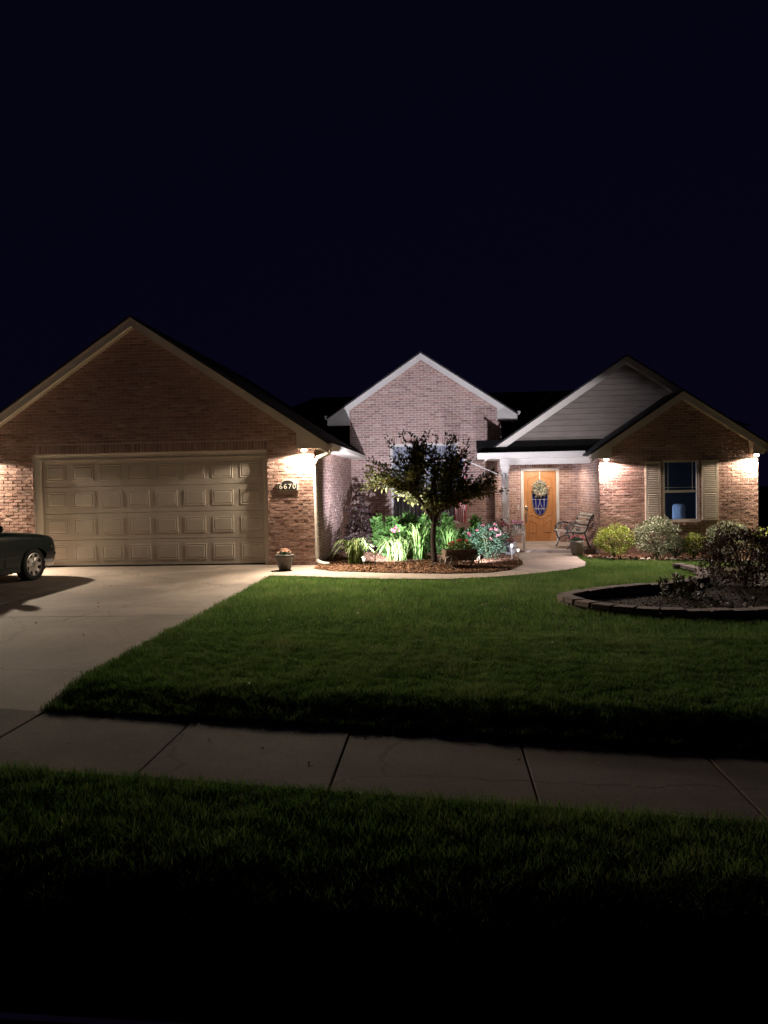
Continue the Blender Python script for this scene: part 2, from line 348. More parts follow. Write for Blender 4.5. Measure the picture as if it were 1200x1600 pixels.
# walkway: strips across
def polysheet(name, poly, dz, mt, thick=.07, res=.35):
    bm=bmesh.new(); vs=[bm.verts.new((p[0],p[1],0)) for p in poly]; f=bm.faces.new(vs)
    bmesh.ops.triangulate(bm,faces=[f]); 
    for _ in range(3):
        es=[e for e in bm.edges if e.calc_length()>res*2]
        if es: bmesh.ops.subdivide_edges(bm,edges=es,cuts=1); bmesh.ops.triangulate(bm,faces=bm.faces[:])
    r=bmesh.ops.extrude_face_region(bm,geom=bm.faces[:])
    top=set(v for v in r['geom'] if isinstance(v,bmesh.types.BMVert))
    for v in bm.verts:
        z=gz(v.co.x,v.co.y)+(dz(v.co.x,v.co.y) if callable(dz) else dz); v.co.z=z if v in top else z-thick
    bmesh.ops.recalc_face_normals(bm,faces=bm.faces)
    me=bpy.data.meshes.new(name); bm.to_mesh(me); bm.free(); me.materials.append(mt); o=bpy.data.objects.new(name,me); C.objects.link(o); return o
tag(polysheet('walkway',WALK,.022,M['walk']),kind='structure')
def mound(x,y): return .03+.05*math.exp(-((x+.3)**2+(y-17)**2)/1.5)
tag(polysheet('mulch_bed',BED,mound,M['mulchd']),kind='structure')
tag(polysheet('foundation_bed',SHRUBBED,.02,M['mulchd']),kind='structure')
tag(polysheet('planting_bed',RBED,-.03,M['soil']),kind='structure')

# ------------------------------------------------------------------ grass
EXC=[WALK,BED,RBED,SHRUBBED]
def blades(name, n, xr, yr, h, wd, seg, dens=None, label=None):
    x=nr.uniform(*xr,n); y=nr.uniform(*yr,n)
    k=np.ones(n,bool)
    for p in EXC: k&=~inpoly(x,y,p)
    k&=~((x<-3.27+nr.normal(0,.015,n))&(y>yf(x)-.1))
    k&=~((y<yf(x)+nr.normal(0,.035,n)-.02)&(y>yf(x)-SW+nr.normal(0,.035,n)))
    k&=np.abs(x)<.56*y+1.8
    k&=~((y>20)|((x<-2.6)&(y>15.9)))
    if dens is not None: k&=nr.uniform(0,1,n)<dens(x,y)
    x=x[k];y=y[k];n=len(x); z=zg(x,y)-.01
    # clumpy height + tint
    cl=np.sin(x*3.1+np.sin(y*2.3)*2)*np.cos(y*3.7+np.sin(x*1.9)*2)
    c2=np.sin(x*11+np.sin(y*9)*2)*np.cos(y*12+np.sin(x*8)*2)
    hh=h*nr.uniform(.45,1.2,n)*(1+.12*cl+.28*c2); ww=wd*nr.uniform(.7,1.3,n)
    az=nr.uniform(0,2*np.pi,n); ln=nr.uniform(.1,.75,n)*hh
    fa=nr.uniform(0,2*np.pi,n); ax=np.cos(fa)*ww/2; ay=np.sin(fa)*ww/2
    lx=np.cos(az)*ln; ly=np.sin(az)*ln
    c3=np.sin(x*.9+1.7*np.sin(y*.7))*np.cos(y*1.3+np.sin(x*1.1)*1.5); tint=np.clip(.42+.15*cl+.13*c2+.12*c3+nr.normal(0,.24,n),0,1); tint=np.where(nr.uniform(0,1,n)<.03,1,tint)
    if seg==1:
        v=np.stack([np.stack([x-ax,y-ay,z],1),np.stack([x+ax,y+ay,z],1),np.stack([x+lx,y+ly,z+hh],1)],1); i=np.arange(n)*3
        fs=[np.stack([i,i+1,i+2],1)]; t=np.repeat(tint,3)
    else:
        mx,my,mz=x+lx*.35,y+ly*.35,z+hh*.6
        v=np.stack([np.stack([x-ax,y-ay,z],1),np.stack([x+ax,y+ay,z],1),np.stack([mx+ax*.8,my+ay*.8,mz],1),np.stack([mx-ax*.8,my-ay*.8,mz],1),np.stack([x+lx,y+ly,z+hh*.97],1)],1)
        i=np.arange(n)*5; fs=[np.stack([i,i+1,i+2,i+3],1),np.stack([i+3,i+2,i+4],1)]; t=np.repeat(tint,5)
    o=npmesh(name,v.reshape(-1,3),fs,M['grass'],attr=t); tag(o,label,'grass',kind='stuff'); return o
blades('lawn_grass',330000,(-3.4,6.2),(5.6,9.2),.062,.0045,2,label='dark green mown front lawn sloping to the sidewalk')
blades('far_lawn_grass',520000,(-3.4,11),(9.1,20),.06,.008,1,label='lamp lit lawn grass nearest the house and walkway')
blades('verge_grass',150000,(-4,4.2),(3.05,5.3),.075,.0045,2,label='dark strip of grass between sidewalk and street')

# ================================================================== HOUSE
SL=.667
house=thing('brick_house','single storey brick ranch house with three gables and attached double garage','house',(-1,20,0))
def hp(mb,name,mt,parent=None,**k): return mb.build(name,mt,parent or house,**k)
GY,GL,GR,GRX,GAP=16.6,-10.13,-2.67,-6.40,5.30          # garage wall plane, left, right, ridge x, apex z
CY,CL,CRt,CRX,CAP=23.4,-2.68,1.72,-0.56,5.48           # centre gable
BY,BRX,BAP=21.5,4.82,4.93                               # big sided gable
WY,WL,WR,WRX,WAP=20.0,3.85,7.62,5.79,3.82              # front wing
DY=23.2                                                 # door wall
BC,BLn,CH=.0677,.2035,.0582
def clip(poly, conv):
    n=len(conv)
    ar=sum(conv[i][0]*conv[(i+1)%n][1]-conv[(i+1)%n][0]*conv[i][1] for i in range(n))
    for i in range(n):
        a,b=conv[i],conv[(i+1)%n]; sg=1 if ar>0 else -1
        ins=lambda p:sg*((b[0]-a[0])*(p[1]-a[1])-(b[1]-a[1])*(p[0]-a[0]))>=-1e-9
        out=[]
        for j in range(len(poly)):
            p,q=poly[j],poly[(j+1)%len(poly)]
            pi,qi=ins(p),ins(q)
            if pi: out.append(p)
            if pi!=qi:
                d1=(b[0]-a[0])*(p[1]-a[1])-(b[1]-a[1])*(p[0]-a[0]); d2=(b[0]-a[0])*(q[1]-a[1])-(b[1]-a[1])*(q[0]-a[0])
                t=d1/(d1-d2); out.append((p[0]+(q[0]-p[0])*t,p[1]+(q[1]-p[1])*t))
        poly=out
        if len(poly)<3: return []
    return poly
BW=MB()
def put_brick(mb,P,poly,rough=1.0):
    cx=sum(p[0] for p in poly)/len(poly); cz=sum(p[1] for p in poly)/len(poly); n=len(poly)
    base=rnd.uniform(.005,.011); i_=.0025
    vs=[P(p[0],p[1],-.003) for p in poly]
    tx,tz=rnd.uniform(-.012,.012)*rough,rnd.uniform(-.03,.03)*rough
    for p in poly:
        s=p[0]+(i_ if p[0]<cx else -i_)*(1+rnd.random()*rough); z=p[1]+(i_ if p[1]<cz else -i_)*(1+rnd.random()*rough)
        vs.append(P(s,z,base+(p[0]-cx)*tx+(p[1]-cz)*tz+rnd.uniform(-.0012,.0012)*rough))
    mb.add(vs,[tuple(range(n,2*n))]+[(k,(k+1)%n,n+(k+1)%n,n+k) for k in range(n)])
def brick_rows(s0,s1,z0,z1,ph=0):
    k=0; z=z0
    while z<z1-.02:
        off=(k+ph)%2*BLn/2; s=s0-off+(.0 if off else 0)
        while s<s1-.005:
            a,b=max(s,s0),min(s+BLn-.0095,s1)
            if b-a>.03: yield a,b,z,min(z+CH,z1),k
            s+=BLn
        z+=BC; k+=1
def brick_wall(P,s0,s1,z0,z1,poly=None,holes=(),skip=None):
    for a,b,za,zb,k in brick_rows(s0,s1,z0,z1):
        segs=[(a,b)]
        for h in holes:
            if h[2]-.01<(za+zb)/2<h[3]+.01:
                ns=[]
                for p,q in segs:
                    if q<=h[0] or p>=h[1]: ns.append((p,q)); continue
                    if p<h[0]: ns.append((p,h[0]))
                    if q>h[1]: ns.append((h[1],q))
                segs=ns
        for p,q in segs:
            if q-p<.02: continue
            if skip and skip(p,q,za,zb): continue
            r=[(p,za),(q,za),(q,zb),(p,zb)]
            if poly: r=clip(r,poly)
            if len(r)>=3: put_brick(BW,P,r)
def front(y): return lambda s,z,d:(s,y-d,z)
def east(x): return lambda s,z,d:(x+d,s,z)
def west(x): return lambda s,z,d:(x-d,s,z)
# ---- garage front
def gtop(x): return GAP-SL*abs(x-GRX)-.17
OPN=(-8.76,-3.66,-1,2.45)
gw=MB(); gw.box(GL,OPN[0],GY,GY+.22,-.1,2.45).box(OPN[1],GR,GY,GY+.22,-.1,2.45)
gw.prism([(GL,2.45),(GR,2.45),(GR,gtop(GR)),(GRX,gtop(GRX)),(GL,gtop(GL))],GY,GY+.22)
garage_wall=hp(gw,'garage_wall',M['mortar'])
gpoly=[(GL,-.1),(GR,-.1),(GR,gtop(GR)),(GRX,gtop(GRX)),(GL,gtop(GL))]
SOLD=(OPN[0]-.0,OPN[1]+.0,2.45,2.65)
pier=[]
def skip_pier(a,b,za,zb):
    if zb<2.45 and (a>=OPN[1]-.01 or (a>-9.78 and b<=OPN[0]+.01)): pier.append((a,b,za,zb)); return True
    return False
brick_wall(front(GY),GL,GR,.03,5.3,gpoly,[OPN,SOLD],skip_pier)
def soldiers(y,x0,x1,z0,z1,w=.058,pitch=.0677):
    n=int(round((x1-x0)/pitch)); p=(x1-x0)/n
    for i in range(n): put_brick(BW,front(y),[(x0+i*p+.005,z0+.004),(x0+(i+1)*p-.005,z0+.004),(x0+(i+1)*p-.005,z1-.006),(x0+i*p+.005,z1-.006)],.5)
soldiers(GY,SOLD[0],SOLD[1],2.46,2.65)
# single bricks of the two lamp-lit piers: shared brick meshes
BV=[]
for k in range(10):
    q=MB(); hl,hh=.5,CH/2
    put_brick(q,lambda s,z,d:(s,-d,z),[(-hl,-hh),(hl,-hh),(hl,hh),(-hl,hh)],1.15)
    me=bpy.data.meshes.new('brick'); vv=[]
    for p in q.v: vv.append(p)
    me.from_pydata(vv,[],q.f); bm=bmesh.new(); bm.from_mesh(me); bmesh.ops.recalc_face_normals(bm,faces=bm.faces); bm.to_mesh(me); bm.free()
    me.materials.append(M['brick']); BV.append(me)
for a,b,za,zb in pier:
    o=bpy.data.objects.new('brick',rnd.choice(BV)); o.scale=(b-a,1+.3*rnd.random(),(zb-za)/CH*rnd.uniform(.97,1.03)); C.objects.link(o); o.parent=garage_wall
    o.location=Vector(((a+b)/2,GY,(za+zb)/2))-wloc(garage_wall)
# ---- garage side wall (faces the flower bed) and far sides
q=MB(); q.box(GR-.22,GR,GY+.22,26,-.3,2.62); q.box(GL,GL+.22,GY+.22,26,-.3,2.62); q.box(GL,GR,25.8,26,-.3,2.6); hp(q,'garage_side_wall',M['mortar'])
brick_wall(east(GR),GY+.0,CY,-.1,2.46)
# ---- centre gable wall
def ctop(x): return CAP-SL*abs(x-CRX)-.17
CW=(-1.50,.48,.53,2.85)
q=MB(); q.box(CL,CW[0],CY,CY+.2,-.4,2.85).box(CW[1],CRt,CY,CY+.2,-.4,2.85).box(CW[0],CW[1],CY,CY+.2,-.4,CW[2])
q.prism([(CL,2.85),(CRt,2.85),(CRt,ctop(CRt)),(CRX,ctop(CRX)),(CL,ctop(CL))],CY,CY+.2)
q.box(CRt-.2,CRt,CY+.2,27,2.3,3.6).box(CL,CL+.2,CY+.2,27,2.3,3.6)
hp(q,'centre_gable_wall',M['mortar'])
brick_wall(front(CY),CL,CRt,-.2,5.3,[(CL,-.4),(CRt,-.4),(CRt,ctop(CRt)),(CRX,ctop(CRX)),(CL,ctop(CL))],[CW,(CW[0]-.05,CW[1]+.05,2.85,3.05)])
soldiers(CY,CW[0]-.05,CW[1]+.05,2.86,3.05)
brick_wall(east(CRt),CY,26,2.4,3.55)
# ---- door wall
DX0,DX1,DZ0,DZ1=2.33,3.24,-.05,1.98
DH=(DX0-.09,DX1+.09,-1,DZ1+.09)
q=MB(); q.box(1.5,DH[0],DY,DY+.18,-.4,2.35).box(DH[1],WL,DY,DY+.18,-.4,2.35).box(DH[0],DH[1],DY,DY+.18,DH[3],2.35)
hp(q,'entry_wall',M['mortar'])
brick_wall(front(DY),1.5,WL,-.05,2.33,None,[DH,(DH[0]-.02,DH[1]+.02,DH[3],DH[3]+.2)])
soldiers(DY,DH[0]-.02,DH[1]+.02,DH[3]+.005,DH[3]+.2)
# ---- wing walls
def wtop(x): return WAP-SL*abs(x-WRX)-.17
WW=(5.37,6.23,.64,2.13)
q=MB(); q.box(WL,WW[0],WY,WY+.2,-.5,2.13).box(WW[1],WR,WY,WY+.2,-.5,2.13).box(WW[0],WW[1],WY,WY+.2,-.5,WW[2])
q.prism([(WL,2.13),(WR,2.13),(WR,wtop(WR)),(WRX,wtop(WRX)),(WL,wtop(WL))],WY,WY+.2)
q.box(WL,WL+.2,WY+.2,DY+.18,-.5,2.35).box(WR-.2,WR,WY+.2,21.5,-.5,2.4).box(8.0,8.2,21.7,27,-.5,2.5).box(WR-.2,8.2,21.5,21.7,-.5,2.7)
hp(q,'wing_wall',M['mortar'])
brick_wall(front(WY),WL,WR,-.25,3.8,[(WL,-.5),(WR,-.5),(WR,wtop(WR)),(WRX,wtop(WRX)),(WL,wtop(WL))],[WW,(WW[0],WW[1],WW[2]-.1,WW[2])])
brick_wall(west(WL),WY,DY,-.06,2.3)
brick_wall(east(WR),WY,21.5,-.3,2.3)
# rowlock sill under the wing window
for i in range(13):
    a=WW[0]+i*(WW[1]-WW[0])/13; put_brick(BW,lambda s,z,d:(s,WY-d*4,z),[(a+.004,WW[2]-.09),(a+.062,WW[2]-.09),(a+.062,WW[2]-.01),(a+.004,WW[2]-.01)],.5)
bwork=hp(BW,'brickwork',M['brickj']); tag(bwork,kind='stuff')
# ---- gable roofs
def gable(rx,apz,x0,x1,y0,y1,wy,th=.13,tm='trim'):
    z=lambda x:apz-SL*abs(x-rx)
    q=MB()
    for a in (x0,x1): q.prism([(a,z(a)),(rx,apz),(rx,apz-.05),(a,z(a)-.05)],y0-.015,y1)
    rf=hp(q,'roof',M['shingle'])
    q=MB()
    for a in (x0,x1):
        s=1 if a<rx else -1
        q.prism([(a+.004*s,z(a)-.05),(rx,apz-.052),(rx,apz-.235),(a+.004*s,z(a)-.235)],y0,y0+.025)
        q.prism([(a+.02*s,z(a)-.035),(rx,apz-.052+.0),(rx,apz-.085),(a+.02*s,z(a)-.085)],y0-.012,y0+.0)
    hp(q,'rake_board',M[tm],rf)
    q=MB()
    for a in (x0,x1): q.prism([(a,z(a)-.1),(rx,apz-.1),(rx,apz-.135),(a,z(a)-.135)],y0+.026,wy+.02)
    hp(q,'rake_soffit',M[tm],rf)
    # frieze board against the wall
    q=MB()
    for a in (x0,x1):
        q.prism([(a,z(a)-.136),(rx,apz-.136),(rx,apz-.20),(a,z(a)-.20)],wy-.02,wy-.0115)
    hp(q,'frieze',M[tm],rf)
    return rf,z
def eave_return(rf,z,xin,xout,zs_,y0,y1,tm='trim'):
    q=MB(); q.prism([(xin,zs_),(xout,zs_),(xout,z(xout)-.06),(xin,z(xin)-.11)],y0+.03,y1-.001); hp(q,'eave_return',M[tm],rf)
grf,gzf=gable(GRX,GAP,-10.5,-2.30,16.3,26.2,GY)
eave_return(grf,gzf,-2.98,-2.31,2.45,16.3,GY); eave_return(grf,gzf,-9.82,-10.49,2.45,16.3,GY)
crf,czf=gable(CRX,CAP,-3.30,2.17,23.1,28,CY,tm='white')
eave_return(crf,czf,CL+.03,-3.29,3.43,23.1,CY,'white'); eave_return(crf,czf,CRt-.12,2.16,3.43,23.1,CY,'white')
brf,bzf=gable(BRX,BAP,1.12,8.52,21.2,27.5,BY,tm='trim2')
wrf,wzf=gable(WRX,WAP,3.60,7.70,19.7,21.6,WY)
eave_return(wrf,wzf,4.1,3.61,2.21,19.7,WY); eave_return(wrf,wzf,7.42,7.69,2.24,19.7,WY)
# garage side eave box + gutters
def gutter(name,pts,axis,a0,a1,parent,mt):   # K profile
    q=MB(); q.prism(pts,a0,a1,axis); return hp(q,name,mt,parent,bevel=.006)
q=MB(); q.box(GR+.0,-2.34,16.34,CY-.02,2.44,2.47); q.box(-2.36,-2.335,16.335,CY-.02,2.47,2.535); hp(q,'eave_soffit',M['trim'],grf)
gut=gutter('gutter',[(-2.333,2.43),(-2.27,2.43),(-2.235,2.47),(-2.225,2.545),(-2.333,2.545)],'y',16.3,CY-.03,grf,M['trim'])
q=MB(); q.tube([(-2.29,16.36,2.47),(-2.29,16.37,2.39),(-2.34,16.40,2.34),(-2.56,16.50,2.26),(-2.625,16.525,2.19),(-2.63,16.53,2.08),(-2.63,16.53,.2),(-2.625,16.52,.12),(-2.57,16.46,.075),(-2.46,16.36,.06),(-2.36,16.28,.055)],.047,8)
ds=hp(q,'downspout',M['white'],smooth=True)

# centre gable side gutters (ends seen)
gutter('gutter',[(2.172,3.60),(2.22,3.60),(2.25,3.64),(2.26,3.71),(2.172,3.71)],'y',23.12,27,crf,M['white'])
gutter('gutter',[(-3.302,3.60),(-3.35,3.60),(-3.38,3.64),(-3.39,3.71),(-3.302,3.71)],'y',23.12,27,crf,M['white'])
# main roof behind (hip running along the house)
q=MB(); q.add([(-7,24,3.2),(9,24,3.2),(6,28.5,4.85),(-4.5,28.5,4.85),(-7,33,3.2),(9,33,3.2)],[(0,1,2,3),(3,2,5,4),(0,3,4),(1,5,2),(0,4,5,1)]); hp(q,'main_roof',M['shingle'])
q=MB(); q.box(-2.6,8.0,27.2,32.6,-.4,3.19); hp(q,'rear_wall',M['mortar'])
# ---- porch: pent roof, gutter, ceiling, beam, column, slab
q=MB()
PX0,PX1=.92,3.66
n=5
for r in range(n):                                     # shingle courses on the pent roof
    ya,yb=20.93+(BY-20.93)*r/n,20.93+(BY-20.93)*(r+1)/n+.05; za,zb=2.44+.34*r/n,2.44+.34*(r+1)/n+.03
    x=PX0-.1*(r%2)
    while x<PX1+.9:
        a,b=max(x,PX0),min(x+.3,PX1+.9); x+=.305
        if b-a>.02: q.add([(a,ya,za+.012),(b,ya,za+.012),(b,yb,zb),(a,yb,zb),(a,ya,za)],[(0,1,2,3)])
q.add([(PX0,20.93,2.435),(PX1+.9,20.93,2.435),(PX1+.9,BY,2.77),(PX0,BY,2.77)],[(0,1,2,3)])
q.add([(PX0,BY+.2,2.6),(PX0,20.93,2.435),(PX0,BY,2.77)],[(0,1,2)])
prf=hp(q,'porch_roof',M['shingle'])
q=MB(); q.box(PX0,PX1,20.925,20.95,2.29,2.43); hp(q,'fascia',M['white'],prf)
gutter('gutter',[(20.923,2.325),(20.86,2.325),(20.825,2.37),(20.815,2.445),(20.923,2.445)],'x',PX0-.01,PX1,prf,M['white'])
q=MB(); q.box(PX0,WL,20.951,DY+.1,2.29,2.31); hp(q,'porch_ceiling',M['white'],prf)
q=MB(); q.box(1.52,WL,21.2,21.38,2.13,2.289); hp(q,'porch_beam',M['white'],prf)
q=MB(); q.box(1.56,1.74,21.21,21.37,-.06,2.13).box(1.53,1.77,21.18,21.40,2.03,2.129).box(1.53,1.77,21.18,21.40,-.06,.12); hp(q,'porch_column',M['white'],bevel=.006)
q=MB(); q.box(1.42,WL-.01,20.55,DY,-.5,-.06); hp(q,'porch_slab',M['walk'],bevel=.012)
# ---- siding boards on the big gable
q=MB(); q.prism([(1.4,2.6),(8.2,2.6),(8.2,2.62),(BRX,BAP-.16),(1.4,2.62)],BY+.02,BY+.2); gb=hp(q,'sided_gable_wall',M['siding'])
z=2.70
while z<4.7:
    half=(BAP-.15-z)/SL
    zt=min(z+.138,BAP-.16); ht=max((BAP-.15-zt)/SL,.01)
    q=MB(); a,b,c,d=BRX-half,BRX+half,BRX+ht,BRX-ht
    q.add([(a,BY-.022,z),(b,BY-.022,z),(c,BY+.004,zt),(d,BY+.004,zt),(a,BY+.02,z),(b,BY+.02,z),(c,BY+.02,zt),(d,BY+.02,zt)],[(0,1,2,3),(0,4,5,1),(4,7,6,5),(0,3,7,4),(1,5,6,2),(3,2,6,7)])
    q.build('siding_board',M['siding'],gb); z+=.15
# ---- garage door
q=MB()
for a,b in ((OPN[0],OPN[0]+.14),(OPN[1]-.09,OPN[1])): q.box(a,b,GY+.08,GY+.14,0,2.45)
q.box(OPN[0]+.14,OPN[1]-.09,GY+.08,GY+.14,2.33,2.45)
q.box(OPN[0],OPN[1],GY+.225,GY+.25,-.1,2.5)
q.box(OPN[0]+.13,OPN[0]+.155,GY+.06,GY+.08,0,2.33); q.box(OPN[1]-.105,OPN[1]-.08,GY+.06,GY+.08,0,2.33); q.box(OPN[0]+.1,OPN[1]-.05,GY+.06,GY+.08,2.32,2.345)
hp(q,'garage_door_frame',M['trim'])
gx0,gx1,gz0,gz1=OPN[0]+.14,OPN[1]-.09,.035,2.33
gd=hp(MB().box(gx0+.01,gx1-.01,GY+.165,GY+.2,gz0,gz1),'garage_door',M['gdoor'])
sh=(gz1-gz0)/4
for r in range(4):
    q=MB(); q.box(gx0,gx1,GY+.125,GY+.164,gz0+r*sh+.004,gz0+(r+1)*sh-.004); hp(q,'door_section',M['gdoor'],gd,bevel=.006)
pw=(gx1-gx0)/8
for r in range(4):
    for c in range(8):
        a=gx0+c*pw+.075; b=gx0+(c+1)*pw-.075; e=gz0+r*sh+.13; f=gz0+(r+1)*sh-.11; y=GY+.125
        q=MB(); t=.028
        def ring(x0,x1,z0,z1,d): return [(x0,y-d,z0),(x1,y-d,z0),(x1,y-d,z1),(x0,y-d,z1)]
        rings=[ring(a,b,e,f,0.0),ring(a+.004,b-.004,e+.004,f-.004,.009),ring(a+.016,b-.016,e+.016,f-.016,.010),ring(a+.03,b-.03,e+.03,f-.03,.002),ring(a+.05,b-.05,e+.05,f-.05,.012)]
        vs=[p for g in rings for p in g]; fs=[]
        for k in range(4):
            for j in range(4): fs.append((k*4+j,k*4+(j+1)%4,k*4+4+(j+1)%4,k*4+4+j))
        fs.append((16,17,18,19)); q.add(vs,fs); hp(q,'panel',M['gdoor'],gd)
q=MB(); q.box(gx0,gx1,GY+.12,GY+.17,.03,.06); hp(q,'bottom_seal',M['rubber'],gd)
# ---- soffit lights
def soffit_light(x,y,z,bm_,power,col,tilt=(.35,-1,-1.1),size=168):
    q=MB(); q.lathe([(.085,z),(.085,z-.012),(.07,z-.014)],(x,y,0),20); s=hp(q,'soffit_light',M['white'])
    q=MB(); q.lathe([(.03,z-.0),(.055,z-.02),(.06,z-.045),(.045,z-.06),(.015,z-.066)],(x,y,0),16); hp(q,'bulb',M[bm_],s,smooth=True)
    lamp('soffit_lamp_spill','SPOT',(x,y,z-.09),power[0],col,house,(x,y,0),.05,R(size),.12)
    lamp('soffit_lamp_beam','SPOT',(x,y-.03,z-.09),power[1],col,house,(x+tilt[0],y-.03+tilt[1],z-.09+tilt[2]),.05,R(125),1.0)
soffit_light(-2.84,16.40,2.45,'bulb_warm',P_GAR,WARM,(.8,-1,-1.05))
soffit_light(-9.98,16.43,2.45,'bulb_warm',P_GAR,WARM)
soffit_light(3.98,19.80,2.21,'bulb_pink',P_WING,PINK)
soffit_light(7.52,19.80,2.24,'bulb_warm',P_WING,WARM)
# porch ceiling light
q=MB(); q.lathe([(.09,2.289),(.09,2.277),(.07,2.275)],(2.7,22.2,0),20); pl_=hp(q,'porch_light',M['white'])
hp(MB().lathe([(.065,2.274),(.055,2.262),(.02,2.256)],(2.7,22.2,0),16),'bulb',M['bulb_warm'],pl_,smooth=True)
lamp('porch_lamp','SPOT',(2.7,22.2,2.24),P_PORCH,(1.0,.84,.72),house,(2.7,22.2,0),.06,R(165),.2)
# ---- windows
def window(name,x0,x1,z0,z1,y,bars_x,bars_z,fm,fr=.06,parent=None):
    q=MB(); q.box(x0,x0+fr,y-.01,y+.09,z0,z1).box(x1-fr,x1,y-.01,y+.09,z0,z1).box(x0+fr,x1-fr,y-.01,y+.09,z0,z0+fr).box(x0+fr,x1-fr,y-.01,y+.09,z1-fr,z1)
    wd=hp(q,name,fm,bevel=.004)
    q=MB(); q.box(x0-.03,x1+.03,y-.05,y+.0,z0-.035,z0-.002); hp(q,'sill',fm,wd)
    xs=[x0+fr]+bars_x+[x1-fr]; zz=[z0+fr]+bars_z+[z1-fr]
    q=MB()
    for b in bars_x: q.box(b-.03,b+.03,y+.005,y+.08,z0+fr,z1-fr)
    for b in bars_z: q.box(x0+fr,x1-fr,y+.002,y+.078,b-.03,b+.03)
    hp(q,'window_bar',fm,wd)
    for i in range(len(xs)-1):
        for j in range(len(zz)-1): hp(MB().box(xs[i],xs[i+1],y+.04,y+.046,zz[j],zz[j+1]),'pane',M['glass'],wd)
    return wd
cw=window('centre_window',CW[0],CW[1],CW[2],CW[3],CY+.02,[-.51],[2.36],M['white'],.07)
hp(MB().box(CW[0]-.15,CW[1]+.15,CY+.45,CY+.5,.3,3.0).box(CW[0]-.15,CW[0]-.1,CY+.21,CY+.45,.3,3).box(CW[1]+.1,CW[1]+.15,CY+.21,CY+.45,.3,3),'curtain_recess',M['roomwall'],cw)
q=MB()
for sgn,(a,b) in enumerate(((CW[0]+.02,-.56),(-.46,CW[1]-.02))):
    n=60; vs=[];fs=[]
    for i in range(n+1):
        x=a+(b-a)*i/n; yy=CY+.13+.018*math.sin(i*.9)+.012*math.sin(i*2.3)
        vs+= [(x,yy,.45),(x+.01*math.sin(i),yy+.01*math.sin(i*1.3),2.9)]
    for i in range(n): fs.append((2*i,2*i+2,2*i+3,2*i+1))
    q.add(vs,fs)
hp(q,'curtain',M['curtain'],cw,smooth=True)
ww=window('wing_window',WW[0],WW[1],WW[2],WW[3],WY+.02,[],[1.37],M['winframe'],.05)
q=MB()
for x in (WW[0]+.14,WW[1]-.14): q.box(x-.006,x+.006,WY+.05,WY+.058,1.40,WW[3]-.05)
q.box(WW[0]+.05,WW[1]-.05,WY+.05,WY+.058,1.46,1.472); hp(q,'muntin',M['winframe'],ww)
room=MB().box(4.2,7.4,22.6,22.65,-.2,2.5).box(4.2,4.25,20.25,22.6,-.2,2.5).box(7.35,7.4,20.25,22.6,-.2,2.5).box(4.2,7.4,20.21,22.65,2.45,2.5).box(4.2,7.4,20.21,22.65,-.22,-.18)
hp(room,'room',M['roomwall'],ww)
# shutters
for x0,x1 in ((4.94,5.31),(6.29,6.68)):
    y=WY-.045; z0,z1=.66,2.12
    q=MB(); q.box(x0,x0+.05,y,WY-.012,z0,z1).box(x1-.05,x1,y,WY-.012,z0,z1)
    for a,b in ((z0,z0+.07),(1.34,1.42),(z1-.07,z1)): q.box(x0+.05,x1-.05,y,WY-.012,a,b)
    q.box(x0+.05,x1-.05,WY-.016,WY-.012,z0,z1)
    s=hp(q,'shutter',M['shutter'],bevel=.003)
    me=None
    for a,b in ((z0+.07,1.34),(1.42,z1-.07)):
        n=14
        for k in range(n):
            zc=a+(b-a)*(k+.5)/n
            if me is None:
                o=MB().obox(Matrix.Rotation(R(-35),4,'X'),x1-x0-.1,.007,(b-a)/n*1.25).build('slat',M['shutter'],s,local=True); me=o.data
            else:
                o=bpy.data.objects.new('slat',me); C.objects.link(o); o.parent=s
            o.location=Vector(((x0+x1)/2,y+.014,zc))-wloc(s)
# ---- front door
q=MB(); q.box(DX0-.088,DX0-.005,DY-.02,DY+.12,DZ0,DZ1+.085).box(DX1+.005,DX1+.088,DY-.02,DY+.12,DZ0,DZ1+.085).box(DX0-.005,DX1+.005,DY-.02,DY+.12,DZ1+.005,DZ1+.085)
hp(q,'door_frame',M['white'],bevel=.005)
hp(MB().box(DX0-.1,DX1+.1,DY-.07,DY+.15,DZ0-.01,DZ0+.015),'threshold',M['white'])
yd=DY+.035
fd=hp(MB().box(DX0,DX1,yd,yd+.045,DZ0+.017,DZ1),'front_door',M['door'])
dcx=(DX0+DX1)/2; oz=DZ0+1.27
def ell(a,b,n=40,cz=oz): return [(dcx+a*math.cos(2*math.pi*k/n),cz+b*math.sin(2*math.pi*k/n)) for k in range(n)]
q=MB(); n=40
A=[ell(.235,.515),ell(.215,.495)]
vs=[(p[0],yd-d,p[1]) for d,e in ((0,A[0]),(.018,A[0]),(.018,A[1]),(0,A[1])) for p in e]
fs=[(r*n+k,r*n+(k+1)%n,((r+1)%4)*n+(k+1)%n,((r+1)%4)*n+k) for r in range(4) for k in range(n)]
q.add(vs,fs); ofr=hp(q,'glass_surround',M['brass'],fd)
q=MB(); e=ell(.216,.496); q.prism(e,yd-.006,yd-.002); hp(q,'oval_glass',M['doorglass'],fd)
q=MB()
for z_ in (-.32,-.05,.25):
    hw=.216*math.sqrt(max(0,1-(z_/.496)**2)); q.box(dcx-hw,dcx+hw,yd-.011,yd-.006,oz+z_-.006,oz+z_+.006)
